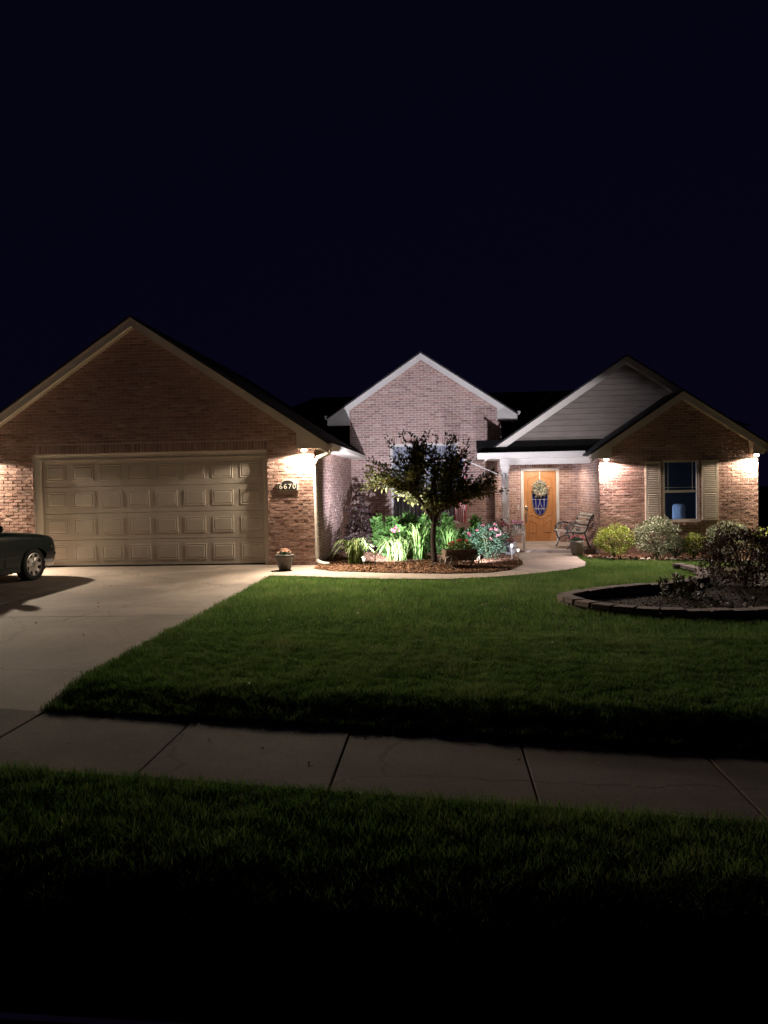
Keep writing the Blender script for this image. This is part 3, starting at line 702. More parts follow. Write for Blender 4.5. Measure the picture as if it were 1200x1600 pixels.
for s in (-1,1):
    q.tube([(dcx+s*.11,yd-.008,oz-.42),(dcx+s*.12,yd-.008,oz-.1),(dcx+s*.11,yd-.008,oz+.4)],.005,5)
    q.tube([(dcx,yd-.008,oz-.47),(dcx+s*.06,yd-.008,oz-.3),(dcx,yd-.008,oz-.12),(dcx+s*.05,yd-.008,oz+.05),(dcx,yd-.008,oz+.2)],.005,5)
hp(q,'leading',M['white'],fd)
def mould(pts,closed=False,r=.011):
    P=[(dcx+x,yd-.004,DZ0+z) for x,z in pts]
    if closed: P.append(P[0])
    return MB().tube(P,r,6)
for s in (-1,1):
    hp(mould([(s*.10,.28),(s*.31,.28),(s*.31,.63),(s*.10,.52)],True),'moulding',M['door'],fd)
hp(mould([(-.33,.75),(-.22,.78),(-.12,.72),(0,.68),(.12,.72),(.22,.78),(.33,.75)]),'moulding',M['door'],fd)
hp(mould([(-.32,1.82),(-.2,1.83),(-.1,1.88),(0,1.93),(.1,1.88),(.2,1.83),(.32,1.82)]),'moulding',M['door'],fd)
for s in (-1,1): hp(mould([(s*.34,.78),(s*.36,1.3),(s*.33,1.8)]),'moulding',M['door'],fd)
hp(MB().box(DX0+.03,DX0+.1,yd-.03,yd,DZ0+.94,DZ0+1.03),'keypad_lock',M['brass'],fd,bevel=.006)
q=MB(); q.box(DX0+.04,DX0+.09,yd-.012,yd,DZ0+.58,DZ0+.89); q.tube([(DX0+.065,yd-.01,DZ0+.84),(DX0+.065,yd-.06,DZ0+.83),(DX0+.065,yd-.065,DZ0+.72),(DX0+.065,yd-.05,DZ0+.62),(DX0+.065,yd-.01,DZ0+.6)],.012,8)
hp(q,'handle',M['brass'],fd,smooth=False)
hp(MB().box(DX0-.19,DX0-.15,DY-.022,DY-.012,DZ0+.95,DZ0+1.06),'doorbell',M['white'])

# ================================================================== THINGS ON AND ROUND THE HOUSE
def leaves(centers,dirs,length,width,fold=.25):
    """diamond leaves: centers Nx3, dirs Nx3 (leaf axis)"""
    c=np.asarray(centers,float); d=np.asarray(dirs,float); n=len(c)
    d/=np.linalg.norm(d,axis=1,keepdims=True)+1e-9
    up=nr.normal(0,1,(n,3)); s=np.cross(d,up); s/=np.linalg.norm(s,axis=1,keepdims=True)+1e-9; nn=np.cross(s,d)
    L=(np.asarray(length)*nr.uniform(.7,1.25,n))[:,None]; W=(np.asarray(width)*nr.uniform(.75,1.2,n))[:,None]
    v=np.stack([c-d*L*.5,c+s*W*.5+nn*W*fold-d*L*.05,c+d*L*.5,c-s*W*.5+nn*W*fold-d*L*.05],1).reshape(-1,3)
    i=np.arange(n)*4
    return v,[np.stack([i,i+1,i+2],1),np.stack([i,i+2,i+3],1)]
def rdir(n,up=0.0):
    d=nr.normal(0,1,(n,3)); d[:,2]+=up; return d
def shrub(name,label,loc,rx,ry,h,n,leaf,mt,flowers=None,lump=.22,stems=7,group=None,cat='shrub',base=.05,up=.6,sm='dtwig'):
    t=thing(name,label,cat,loc,0,group)
    u=nr.normal(0,1,(n,3)); u/=np.linalg.norm(u,axis=1,keepdims=True)
    ph=nr.uniform(0,6.28,6)
    rad=1+lump*(np.sin(u[:,0]*5+ph[0])*np.cos(u[:,1]*5+ph[1])+.6*np.sin(u[:,2]*7+ph[2]+u[:,0]*4))
    r=rad*nr.uniform(.35,1,n)**.45
    p=u*r[:,None]*np.array([rx,ry,h/2])+np.array([0,0,h/2+base]); p=p+np.array(loc)
    k=p[:,2]>loc[2]+.02; p=p[k]; dd=u[k]+.6*rdir(k.sum(),up)
    v,f=leaves(p,dd,leaf,leaf*.55); npmesh('foliage',v,f,mt,t)
    q=MB()
    for s in range(stems):
        a=rnd.uniform(0,6.28); e=rnd.uniform(.2,.75)
        q.tube([loc,(loc[0]+rx*e*.4*math.cos(a),loc[1]+ry*e*.4*math.sin(a),loc[2]+h*.45),(loc[0]+rx*e*math.cos(a),loc[1]+ry*e*math.sin(a),loc[2]+h*.85)],[.014,.01,.004],5)
    q.build('stem',M[sm],t)
    if flowers: blooms(t,loc,rx,ry,h,*flowers)
    return t
def bloom_mesh(c,r,n=14,out=(0,-.3,.6)):
    cc=np.repeat(np.array([c]),n,0); d=rdir(n)*.6+np.array(out)
    d/=np.linalg.norm(d,axis=1,keepdims=True); return leaves(cc+d*r*.5,d,r*1.1,r*.8,.2)
def blooms(t,loc,rx,ry,h,num,r,fm,zlo=.55,front_=.5):
    for k in range(num):
        a=rnd.uniform(math.pi,2*math.pi) if rnd.random()<front_ else rnd.uniform(0,6.28)
        z=rnd.uniform(zlo,1.02); e=math.sqrt(max(.05,1-(2*z-1)**2))*rnd.uniform(.7,1.0)
        c=(loc[0]+rx*e*math.cos(a),loc[1]+ry*e*math.sin(a),loc[2]+h*z)
        v,f=bloom_mesh(c,r*rnd.uniform(.7,1.2)); npmesh('blossom',v,f,M[fm],t)
def strap_plant(name,label,loc,n,h,spread,wd,mt,droop=1.0,group=None):
    t=thing(name,label,'plant',loc,0,group); vs=[];fs=[];S=6
    for k in range(n):
        a=rnd.uniform(0,6.28); hh=h*rnd.uniform(.65,1.1); sp=spread*rnd.uniform(.25,1.1); w_=wd*rnd.uniform(.7,1.2)
        bx,by=loc[0]+rnd.gauss(0,spread*.14),loc[1]+rnd.gauss(0,spread*.14); b=len(vs)
        px,py=-math.sin(a),math.cos(a); dr=droop*rnd.uniform(.3,1.1)
        for s in range(S+1):
            u=s/S; rr=sp*(u**1.5); z=hh*(math.sin(min(u*(1+.55*dr),1.9)*math.pi/2)*(1-.1*dr*u*u)); ww_=w_*(1-u**3)*.5+.001
            for sg in (-1,1): vs.append((bx+math.cos(a)*rr+px*ww_*sg,by+math.sin(a)*rr+py*ww_*sg,loc[2]+max(z,.02)))
        for s in range(S): fs.append((b+2*s,b+2*s+1,b+2*s+3,b+2*s+2))
    npmesh('foliage',np.array(vs),[np.array(fs)],mt,t); return t
def leafy_stems(name,label,loc,n,h,spread,leaf,mt,flowers=None,group=None):
    """upright stems with big paired leaves"""
    t=thing(name,label,'plant',loc,0,group); q=MB(); cs=[];ds=[]
    for k in range(n):
        a=rnd.uniform(0,6.28); e=spread*math.sqrt(rnd.random()); hh=h*rnd.uniform(.7,1.12)*(1-.25*(e/spread)**2)
        x,y=loc[0]+e*math.cos(a),loc[1]+e*math.sin(a); lx,ly=.25*e*math.cos(a)+rnd.gauss(0,.04),.25*e*math.sin(a)+rnd.gauss(0,.04)
        q.tube([(x,y,loc[2]),(x+lx*.4,y+ly*.4,loc[2]+hh*.5),(x+lx,y+ly,loc[2]+hh)],[.008,.006,.003],4)
        z=.12*hh
        while z<hh:
            f=z/hh; b=rnd.uniform(0,6.28)
            for o in (0,2.1,4.2):
                d=(math.cos(b+o),math.sin(b+o),.35+.6*f); l=leaf*(1.1-.55*f)
                cs.append((x+lx*f+d[0]*l*.5,y+ly*f+d[1]*l*.5,loc[2]+z+d[2]*l*.3)); ds.append(d)
            z+=leaf*.42
    v,f=leaves(cs,ds,leaf,leaf*.5); npmesh('foliage',v,f,mt,t); q.build('stem',M['stem'],t)
    if flowers: blooms(t,loc,spread,spread,h,*flowers)
    return t
# ---- house number sign
hs=thing('house_number_sign','black arched house number plaque with pale border on the brick pier','sign',(-3.23,GY-.011,1.70))
def arch(w_,h_,r,z0,n=14): return [(-w_,z0),(w_,z0),(w_,z0+h_)]+[(r*math.cos(t)*1.0,z0+h_+r*.55*math.sin(t)) for t in np.linspace(0,math.pi,n)]+[(-w_,z0+h_)]
q=MB(); q.prism(arch(.22,.165,.14,-.115),-.035,0); q.build('frame',M['trim2'],hs,local=True,bevel=.005)
q=MB(); q.prism(arch(.197,.13,.125,-.095),-.039,-.034); q.build('plate',M['black'],hs,local=True)
for k,ch in enumerate('6670'):
    cu_=bpy.data.curves.new('digit','FONT'); cu_.body=ch; cu_.size=.15; cu_.extrude=.004; cu_.align_x='CENTER'; cu_.offset=.0
    to=bpy.data.objects.new('digit_text',cu_); C.objects.link(to); bpy.context.view_layer.update()
    me=bpy.data.meshes.new_from_object(to.evaluated_get(bpy.context.evaluated_depsgraph_get())); bpy.data.objects.remove(to)
    me.materials.clear(); me.materials.append(M['trim']); o=bpy.data.objects.new('digit',me); C.objects.link(o); o.parent=hs
    o.rotation_euler=(R(90),0,0); o.location=(-.142+.095*k,-.044,-.075)
# ---- wreath
wz=DZ0+1.53
wr=thing('door_wreath','cream and green flower wreath hanging on the orange brown front door','wreath',(dcx,yd-.02,wz))
q=MB(); q.tube([(dcx+.14*math.cos(t),yd-.05,wz+.14*math.sin(t)) for t in np.linspace(0,2*math.pi,25)],.035,8); q.build('ring',M['dtwig'],wr)
n=650; a=nr.uniform(0,6.28,n); rr=.15+nr.normal(0,.045,n); p=np.stack([dcx+rr*np.cos(a),np.full(n,yd-.075)+nr.normal(0,.02,n),wz+rr*np.sin(a)],1)
d=np.stack([np.cos(a),-.7+0*a,np.sin(a)],1)+.5*nr.normal(0,1,(n,3)); v,f=leaves(p,d,.07,.03); npmesh('foliage',v,f,M['l_wreath'],wr)
for k in range(9):
    t=k*.7+rnd.random()*.3; v,f=bloom_mesh((dcx+.17*math.cos(t),yd-.1,wz+.17*math.sin(t)),.045,12,(0,-1,0)); npmesh('blossom',v,f,M['f_white'] if k%3 else M['f_mix'],wr)
MB().box(dcx-.012,dcx+.012,yd-.012,yd-.004,wz+.12,DZ1).build('hanger',M['white'],wr)
# ---- flag on an angled pole
fl=thing('flag','limp red white and blue flag on an angled pole fixed to porch column','flag',(1.6,21.2,1.85))
p0=Vector((1.60,21.2,1.83)); p1=Vector((.30,20.72,2.40))
MB().tube([p0,p1],.014,8).ico(p1,.03).build('pole',M['white'],fl)
MB().box(1.585,1.64,21.16,21.21,1.76,1.9).build('bracket',M['white'],fl)
nS,nT=39,30; vs=[];fs=[];mi=[]
for j in range(nT+1):
    t=j/nT
    for i in range(nS+1):
        s=i/nS; h_=p1.lerp(p0,.03+.26*s)
        g=min(1,t*2.2); cx_=p1.lerp(p0,.12)
        wv=.055*math.sin(s*15+1.2*t)+.03*math.sin(s*31+t*3)
        x=h_.x*(1-g)+(cx_.x+(s-.5)*(.30-.06*t))*g+.02*math.sin(t*5+s*4)
        y=h_.y*(1-g)+cx_.y*g+wv*g; z=h_.z*(1-min(1,t*3))+(cx_.z)*min(1,t*3)-t*1.62-.08*s*t
        vs.append((x,y,z))
q=MB()
for j in range(nT):
    for i in range(nS):
        a=j*(nS+1)+i; st=int(i/nS*13); m_=2 if (st<7 and j<nT*.4) else (0 if st%2==0 else 1)
        q.f.append((a,a+1,a+nS+2,a+nS+1)); q.mi.append(m_)
q.v=vs; q.build('cloth',[M['flagr'],M['flagw'],M['flagb']],fl,smooth=True)
# ---- pots
def pot(name,label,loc,prof,pm,flower,fr,fh,n=90):
    t=thing(name,label,'flower pot',loc)
    MB().lathe(prof,(0,0,0),28).build('pot',pm,t,local=True,smooth=True)
    top=prof[-1][1]; rad=max(p[0] for p in prof)
    MB().lathe([(prof[-1][0]*.9,top-.035),(prof[-1][0]*.9,top-.03)],(0,0,0),20).build('compost',M['soil'],t,local=True)
    u=nr.normal(0,1,(n*2,3)); u/=np.linalg.norm(u,axis=1,keepdims=True); u[:,2]=np.abs(u[:,2])
    p=u*nr.uniform(.4,1,(n*2,1))*np.array([fr,fr,fh])+np.array([loc[0],loc[1],loc[2]+top-.03])
    v,f=leaves(p,u+.5*rdir(n*2),.055,.03); npmesh('foliage',v,f,M['l_rose'],t)
    for k in range(16):
        a=rnd.uniform(0,6.28); e=rnd.random()**.5; v,f=bloom_mesh((loc[0]+fr*e*math.cos(a),loc[1]+fr*e*math.sin(a),loc[2]+top+fh*(1-.6*e*e)),.035,9); npmesh('blossom',v,f,M[flower],t)
    return t
pot('flower_pot','brown bowl planter of mixed blooms by the garage pier',(-3.14,15.62,.028),[(.11,0),(.12,.02),(.165,.2),(.18,.25),(.19,.26),(.19,.3),(.17,.3)],M['pot1'],'f_mix',.15,.1)
pot('flower_pot','olive grey pot of pink flowers beside the porch bench',(3.28,19.95,gz(3.28,19.95)+.022),[(.10,0),(.13,.04),(.17,.17),(.165,.3),(.17,.36),(.15,.36)],M['pot2'],'f_pink',.17,.13)
pot('flower_pot','mottled grey stone urn below the white plant stand',(1.62,19.6,gz(1.62,19.6)+.03),[(.1,0),(.12,.03),(.16,.16),(.15,.28),(.16,.33),(.14,.33)],M['pot3'],'f_pink',.08,.05,30)
# plant stand
ps=thing('plant_stand','white slatted plant stand with lilac pink flowers beside the front door','plant stand',(1.93,20.85,-.06))
for x in (-.15,.15):
    for y in (-.15,.15): MB().box(x-.015,x+.015,y-.015,y+.015,0,.62).build('leg',M['white'],ps,local=True)
MB().box(-.15,.15,-.15,.15,.38,.40).build('shelf',M['white'],ps,local=True)
for s in range(6):
    x=-.115+s*.046
    for y in (-.155,.155): MB().box(x-.012,x+.012,y-.006,y+.006,.38,.62).build('slat',M['white'],ps,local=True)
for s in range(5):
    y=-.1+s*.05
    for x in (-.155,.155): MB().box(x-.006,x+.006,y-.012,y+.012,.38,.62).build('slat',M['white'],ps,local=True)
wl=np.array(wloc(ps))
for k in range(26):
    a=rnd.uniform(0,6.28); e=rnd.random()**.5*.17; v,f=bloom_mesh(tuple(wl+np.array([e*math.cos(a),e*math.sin(a),.66+.06*rnd.random()])),.045,10); npmesh('blossom',v,f,M['f_lilac'],ps)
p=wl+np.array([0,0,.6])+nr.normal(0,1,(120,3))*np.array([.07,.07,.03]); v,f=leaves(p,rdir(120,1),.06,.03); npmesh('foliage',v,f,M['l_rose'],ps)
# ---- bench
bn=thing('garden_bench','curved iron and wood slat bench at the right end of the porch','bench',(3.44,21.2,-.06),R(9))
prof=[(-.42,.40),(-.36,.435),(-.25,.43),(-.1,.40),(.03,.39),(.10,.42),(.15,.52),(.20,.66),(.26,.80),(.33,.87),(.40,.85),(.42,.80)]
def along(t):
    k=t*(len(prof)-1); i=min(int(k),len(prof)-2); f=k-i; return (prof[i][0]*(1-f)+prof[i+1][0]*f,prof[i][1]*(1-f)+prof[i+1][1]*f)
for y in (-.5,.5):
    MB().tube([(x,y,z) for x,z in prof],.022,6).build('end_frame',M['iron'],bn,local=True,smooth=True)
    MB().tube([(-.36,y,.42),(-.33,y,.3),(-.27,y,.18),(-.33,y,.05),(-.38,y,.0)],.02,6).build('leg',M['iron'],bn,local=True,smooth=True)
    MB().tube([(.08,y,.40),(.12,y,.28),(.16,y,.14),(.24,y,.0)],.02,6).build('leg',M['iron'],bn,local=True,smooth=True)
    MB().tube([(-.36,y,.43),(-.38,y,.55),(-.30,y,.64),(-.15,y,.65),(0,y,.62),(.12,y,.60),(.18,y,.6)],.02,6).build('armrest',M['iron'],bn,local=True,smooth=True)
    MB().tube([(-.28+.09*math.cos(t)*(1-t/14),y,.54+.09*math.sin(t)*(1-t/14)) for t in np.linspace(0,11,26)],.012,5).tube([(-.08+.08*math.cos(t)*(1-t/14),y,.52+.08*math.sin(t)*(1-t/14)) for t in np.linspace(2,13,26)],.012,5).build('scroll',M['iron'],bn,local=True)
    MB().tube([(-.3,y,.22),(-.1,y,.3),(.12,y,.22)],.014,5).build('brace',M['iron'],bn,local=True)
for k in range(13):
    x,z=along(.06+.86*k/12); x2,z2=along(.06+.86*k/12+.02); ang=math.atan2(z2-z,x2-x)
    MB().obox(Matrix.Translation((x,0,z+.02))@Matrix.Rotation(-ang,4,'Y'),.055,1.0,.018).build('slat',M['slatw'],bn,local=True)
# ---- wagon planter
wg=thing('wagon_planter','small weathered wooden wagon with spoked wheels at the mulch bed','wagon',(.32,16.3,gz(.32,16.3)+.05),R(14))
for y in (-.17,.17):
    for k in range(2): MB().box(-.32,.32,y-.012,y+.012,.17+k*.105,.27+k*.105).build('side_board',M['wagon'],wg,local=True,bevel=.004)
for x in (-.32,.32):
    for k in range(2): MB().box(x-.012,x+.012,-.158,.158,.17+k*.105,.27+k*.105).build('end_board',M['wagon'],wg,local=True,bevel=.004)
MB().box(-.31,.31,-.158,.158,.15,.17).build('floor_board',M['wagon'],wg,local=True)
MB().box(-.31,.31,-.157,.157,.30,.31).build('compost',M['soil'],wg,local=True)
def spoke_wheel(r,n=8):
    q=MB()
    q.lathe([(r-.016,-.012),(r,-.012),(r,.012),(r-.016,.012)],(0,0,0),28,'y')
    # open the disc: remove the two cap faces
    q.f=q.f[:-2]; q.mi=q.mi[:-2]
    b=(len(q.v)//28)
    q.f+= [( (3)*28+k,(3)*28+(k+1)%28,(k+1)%28,k) for k in range(28)]; q.mi+=[0]*28
    q.lathe([(.026,-.02),(.026,.02)],(0,0,0),12,'y')
    for k in range(n):
        a=2*math.pi*k/n; q.tube([(.02*math.cos(a),0,.02*math.sin(a)),((r-.01)*math.cos(a),0,(r-.01)*math.sin(a))],.007,5)
    return q
for x,y,rz in ((-.22,-.215,0),(.22,-.215,0),(-.22,.215,0),(.22,.215,0)):
    o=spoke_wheel(.135).build('wheel',M['rimw'],wg,local=True); o.location=(x,y,.135)
for x in (-.22,.22): MB().tube([(x,-.2,.135),(x,.2,.135)],.012,6).build('axle',M['iron'],wg,local=True)
MB().tube([(-.32,0,.14),(-.5,0,.10),(-.62,-.02,.04)],.011,6).build('draw_bar',M['iron'],wg,local=True)
wgp=shrub('wagon_flowers','leafy red flowering plant growing in the wooden wagon',(.34,16.32,gz(.32,16.3)+.35),.28,.15,.24,500,.055,M['l_lily'],(6,.05,'f_red',.6),stems=4,cat='plant',base=0)
# ---- path lights
def path_light(label,x,y,h):
    z=gz(x,y)+.04; t=thing('path_light',label,'path light',(x,y,z),0,'solar path lights in the mulch')
    MB().tube([(0,0,-.05),(0,0,h-.07)],.009,6).build('stake',M['brass'],t,local=True)
    MB().lathe([(.02,h-.08),(.026,h-.06),(.03,h-.03),(.027,h-.01)],(0,0,0),14).build('lens',M['frost'],t,local=True,smooth=True)
    MB().lathe([(.048,h-.01),(.048,h),(.01,h+.022)],(0,0,0),14).build('cap',M['brass'],t,local=True)
path_light('small path light in front of the left strap leaved clump',-1.58,15.75,.24)
path_light('small path light just right of the wagon planter',.70,16.2,.26)
path_light('taller path light at the mulch corner beside the stone urn',1.60,17.35,.34)
path_light('path light behind the taller one next to the stone urn',1.55,18.3,.36)
# ---- flood light in the bed
def flood(label,x,y,h,target,power,size,blend):
    z=gz(x,y)+h; fx=thing('flood_light',label,'lamp',(x,y,z-h+.03),0,'ground flood lights in the entry bed')
    MB().tube([(x,y,z-h),(x,y,z-.05)],.011,6).build('stake',M['black'],fx)
    d=Vector(target)-Vector((x,y,z)); m4=Matrix.Translation((x,y,z))@d.to_track_quat('Z','Y').to_matrix().to_4x4()
    q=MB().lathe([(.025,-.06),(.042,-.05),(.055,.0),(.055,.01),(.048,.01)],(0,0,0),18); q.v=[tuple(m4@Vector(p)) for p in q.v]; q.build('housing',M['black'],fx,smooth=True)
    q=MB().lathe([(.046,.011),(.042,.016)],(0,0,0),18); q.v=[tuple(m4@Vector(p)) for p in q.v]; q.build('lens',M['bulb_cool'],fx)
    lp=Vector((x,y,z))+d.normalized()*.04
    lamp('flood_lamp','SPOT',tuple(lp),power,COOL,fx,tuple(lp+d),.035,R(size),blend)
flood('small black flood light between the two left daylily clumps',-1.38,16.05,.44,(-.2,23.4,3.0),P_FLOOD,92,.55)
flood('small black flood light at the right end of the wagon planter',.78,16.75,.24,(.6,23.4,2.0),P_FLOOD*.26,90,.7)
# ---- television + armchair inside the wing room
tv=thing('television','television glowing blue inside the dark shuttered window room','television',(4.9,21.2,.55),R(0))
MB().box(-.03,.0,-.45,.45,.1,.65).build('casing',M['black'],tv,local=True); MB().box(.001,.004,-.43,.43,.13,.63).build('screen',M['screen'],tv,local=True); MB().box(-.12,.12,-.2,.2,-.72,.1).build('stand',M['black'],tv,local=True)
ac=thing('armchair','pale rounded armchair lit blue behind the lower window sash','armchair',(6.02,20.95,-.18),R(-50))
MB().box(-.17,.17,-.09,.09,.45,1.22).build('backrest',M['chair'],ac,local=True,smooth=True,bevel=.085,seg=5)
MB().box(-.28,.28,-.28,.3,.2,.5).build('seat',M['chair'],ac,local=True,bevel=.06)
for x in (-.3,.3): MB().box(x-.05,x+.05,-.28,.3,.15,.72).build('arm',M['chair'],ac,local=True,bevel=.04)
for x in (-.26,.26):
    for y in (-.24,.26): MB().box(x-.02,x+.02,y-.02,y+.02,0,.2).build('leg',M['dtwig'],ac,local=True)

# ================================================================== TREE
def make_tree():
    bx,by=-.2,16.85; bz=gz(bx,by)+.05
    t=thing('crabapple_tree','small leafy ornamental tree with dark foliage standing in the mulch bed','tree',(bx,by,bz))
    q=MB(); tz=bz+1.12
    pts=[(bx,by,bz-.05),(bx+.005,by,bz+.1),(bx-.015,by+.01,bz+.5),(bx+.0,by,bz+.85),(bx+.02,by,tz)]
    q.tube(pts,[.085,.066,.058,.055,.052],10)
    cs=[];ds=[]
    # limbs reach into the crown; crown outline: wide, flat bottomed, ragged top, heavier on the left and a low arm to the right
    targets=[]
    lobes=[((-.95,.0,1.92),(.72,.6,.42),34),((-.35,.0,2.2),(.5,.6,.48),30),((.25,.0,2.12),(.55,.6,.5),32),((.95,.0,1.62),(.6,.5,.3),30),((.0,.0,1.42),(.9,.6,.36),44),((-.1,0,2.35),(.6,.4,.35),14),((-1.35,0,1.80),(.38,.4,.26),12),((.55,0,2.3),(.25,.3,.42),9),((.02,-.1,1.2),(.42,.4,.2),30),((-.5,-.1,1.5),(.5,.4,.2),16)]
    for c,r_,n in lobes:
        for k in range(n):
            d=np.array([rnd.gauss(0,1) for _ in range(3)]); d/=np.linalg.norm(d); d*=rnd.random()**.33
            targets.append((bx+.1+c[0]+d[0]*r_[0],by+c[1]+d[1]*r_[1],c[2]+d[2]*r_[2]))
    for x,h in ((-.62,2.78),(-.45,2.74),(-.12,2.72),(.33,2.76),(.45,2.66),(-.9,2.6),(.1,2.66)): targets.append((bx+x,by+rnd.uniform(-.2,.2),h))
    mains=[]
    for k in range(7):
        a=k*.9+.3; e=rnd.uniform(.35,.6); mains.append((bx+e*math.cos(a),by+e*math.sin(a)*.8,tz+rnd.uniform(.15,.45)))
        q.tube([(bx+.01,by,tz-.1-.04*k),((bx+mains[-1][0])/2,(by+mains[-1][1])/2,(tz+mains[-1][2])/2-.04),mains[-1]],[.035,.028,.02],6)
    for T in targets:
        b=min(mains,key=lambda m_:(m_[0]-T[0])**2+(m_[1]-T[1])**2+.6*(m_[2]-T[2])**2)
        b=Vector(b); T=Vector(T); mid=b.lerp(T,.5)+Vector((rnd.gauss(0,.05),rnd.gauss(0,.05),.05))
        q.tube([b,mid,T],[.012,.008,.003],4,cap=False)
        L=(T-b).length; n=int(20+25*L)
        for k in range(n):
            u=rnd.uniform(.35,1.04); p=(b.lerp(mid,u*2) if u<.5 else mid.lerp(T,u*2-1))
            off=Vector((rnd.gauss(0,1),rnd.gauss(0,1),rnd.gauss(0,1))).normalized()*rnd.uniform(.02,.11)
            cs.append(tuple(p+off)); dv_=off.normalized()+(T-b).normalized()*.7+Vector((0,0,-.25)); ds.append(tuple(dv_))
    q.build('trunk',M['bark'],t,smooth=True)
    v,f=leaves(cs,ds,.08,.046,.22); npmesh('crown',v,f,M['l_tree'],t)
make_tree()
# ================================================================== BED PLANTS
def at(x,y,dz=.03): return (x,y,gz(x,y)+dz)
strap_plant('daylily','arching strap leaved daylily clump at the left end of the bed',at(-1.85,16.75),110,.55,.58,.026,M['l_lily'],1.2)
strap_plant('daylily','bright white lit daylily clump behind the left path light',at(-.98,17.2),110,.56,.58,.028,M['l_lily'],1.25)
strap_plant('iris','tall upright sword leaved iris clump just left of the tree trunk',at(-.55,17.45),110,.82,.42,.028,M['l_iris'],.55)
strap_plant('iris','smaller sword leaved iris clump just right of the tree trunk',at(.12,17.7),55,.7,.32,.026,M['l_iris'],.5)
leafy_stems('garden_phlox','leafy green perennial below the left half of the gable window',at(-1.35,19.3),26,.95,.36,.15,M['l_green'])
leafy_stems('garden_phlox','tall leafy green perennial below the middle of the gable window',at(-.72,19.5),28,1.0,.38,.15,M['l_green'])
leafy_stems('garden_phlox','leafy green perennial directly behind the tree trunk',at(-.1,19.4),28,1.08,.36,.15,M['l_green'])
leafy_stems('garden_phlox','leafy green perennial between the tree trunk and the flag',at(.5,19.3),26,.92,.4,.14,M['l_green'])
leafy_stems('peony','low broad leaved green plant behind the white lit daylily',at(-1.05,18.3),20,.6,.34,.15,M['l_green'])
leafy_stems('asiatic_lily','pink flowered lily stems among the left daylilies',at(-1.1,18.1),9,.72,.2,.12,M['l_green'],(5,.07,'f_pink',.75))
shrub('burgundy_shrub','dark burgundy shrub in the corner by the garage side wall',at(-2.08,20.3),.42,.45,1.12,1100,.085,M['l_purple'])
shrub('low_burgundy_shrub','low dark shrub in front of the burgundy corner shrub',at(-2.05,18.9),.34,.4,.55,600,.07,M['l_purple'])
shrub('rose_bush','rose bush with red and coral blooms right of the wagon planter',at(.98,18.2),.48,.42,.78,1500,.055,M['l_rose'],(9,.055,'f_pink',.6),sm='stem')
shrub('rose_bush','darker rose bush with deep pink blooms against the porch column',at(1.35,19.4),.36,.35,.85,900,.05,M['l_dark'],(9,.055,'f_pink',.5))
# wing shrubs
shrub('spirea','rounded yellow green spirea nearest the porch',at(4.08,19.42),.48,.42,.74,2600,.05,M['l_yel'],lump=.12)
shrub('euonymus','large pale variegated shrub under the left shutter',at(5.08,19.45),.55,.45,.92,2600,.06,M['l_var'],lump=.16)
shrub('boxwood','low dark green shrub between variegated and small golden shrubs',at(5.52,19.5),.3,.3,.46,900,.045,M['l_rose'])
shrub('golden_shrub','small golden green shrub under the right half of wing window',at(5.92,19.45),.25,.25,.55,800,.06,M['l_yel'])
shrub('euonymus','white edged variegated shrub below the right shutter',at(6.62,19.3),.5,.42,.84,2200,.06,M['l_var'],lump=.18)
shrub('golden_shrub','golden green shrub at the far right corner of the wing',at(7.52,19.2),.38,.35,.72,1300,.06,M['l_yel'])
# raised bed plants
shrub('dark_shrub','large dark shrub with pale blossoms inside the raised block bed',at(5.32,14.6,-.03),.78,.62,1.0,5400,.06,M['l_redd'],(26,.035,'f_white',.4,.8),lump=.2,stems=14)
shrub('dark_shrub','tall dark shrub at the right frame edge behind the raised bed',at(6.5,14.8,-.03),.8,.65,1.15,5000,.062,M['l_redd'],(14,.035,'f_white',.5,.8),lump=.22,stems=14)
leafy_stems('white_flowered_plant','small sprawling white flowered plant in the middle of the raised bed',at(3.75,13.0,-.03),12,.34,.38,.07,M['l_dark'],(12,.04,'f_white',.5,.8))
leafy_stems('white_flowered_plant','low sparse white flowered plant near the front blocks of the raised bed',at(4.15,11.6,-.03),7,.2,.45,.06,M['l_dark'],(7,.03,'f_white',.4,.8))
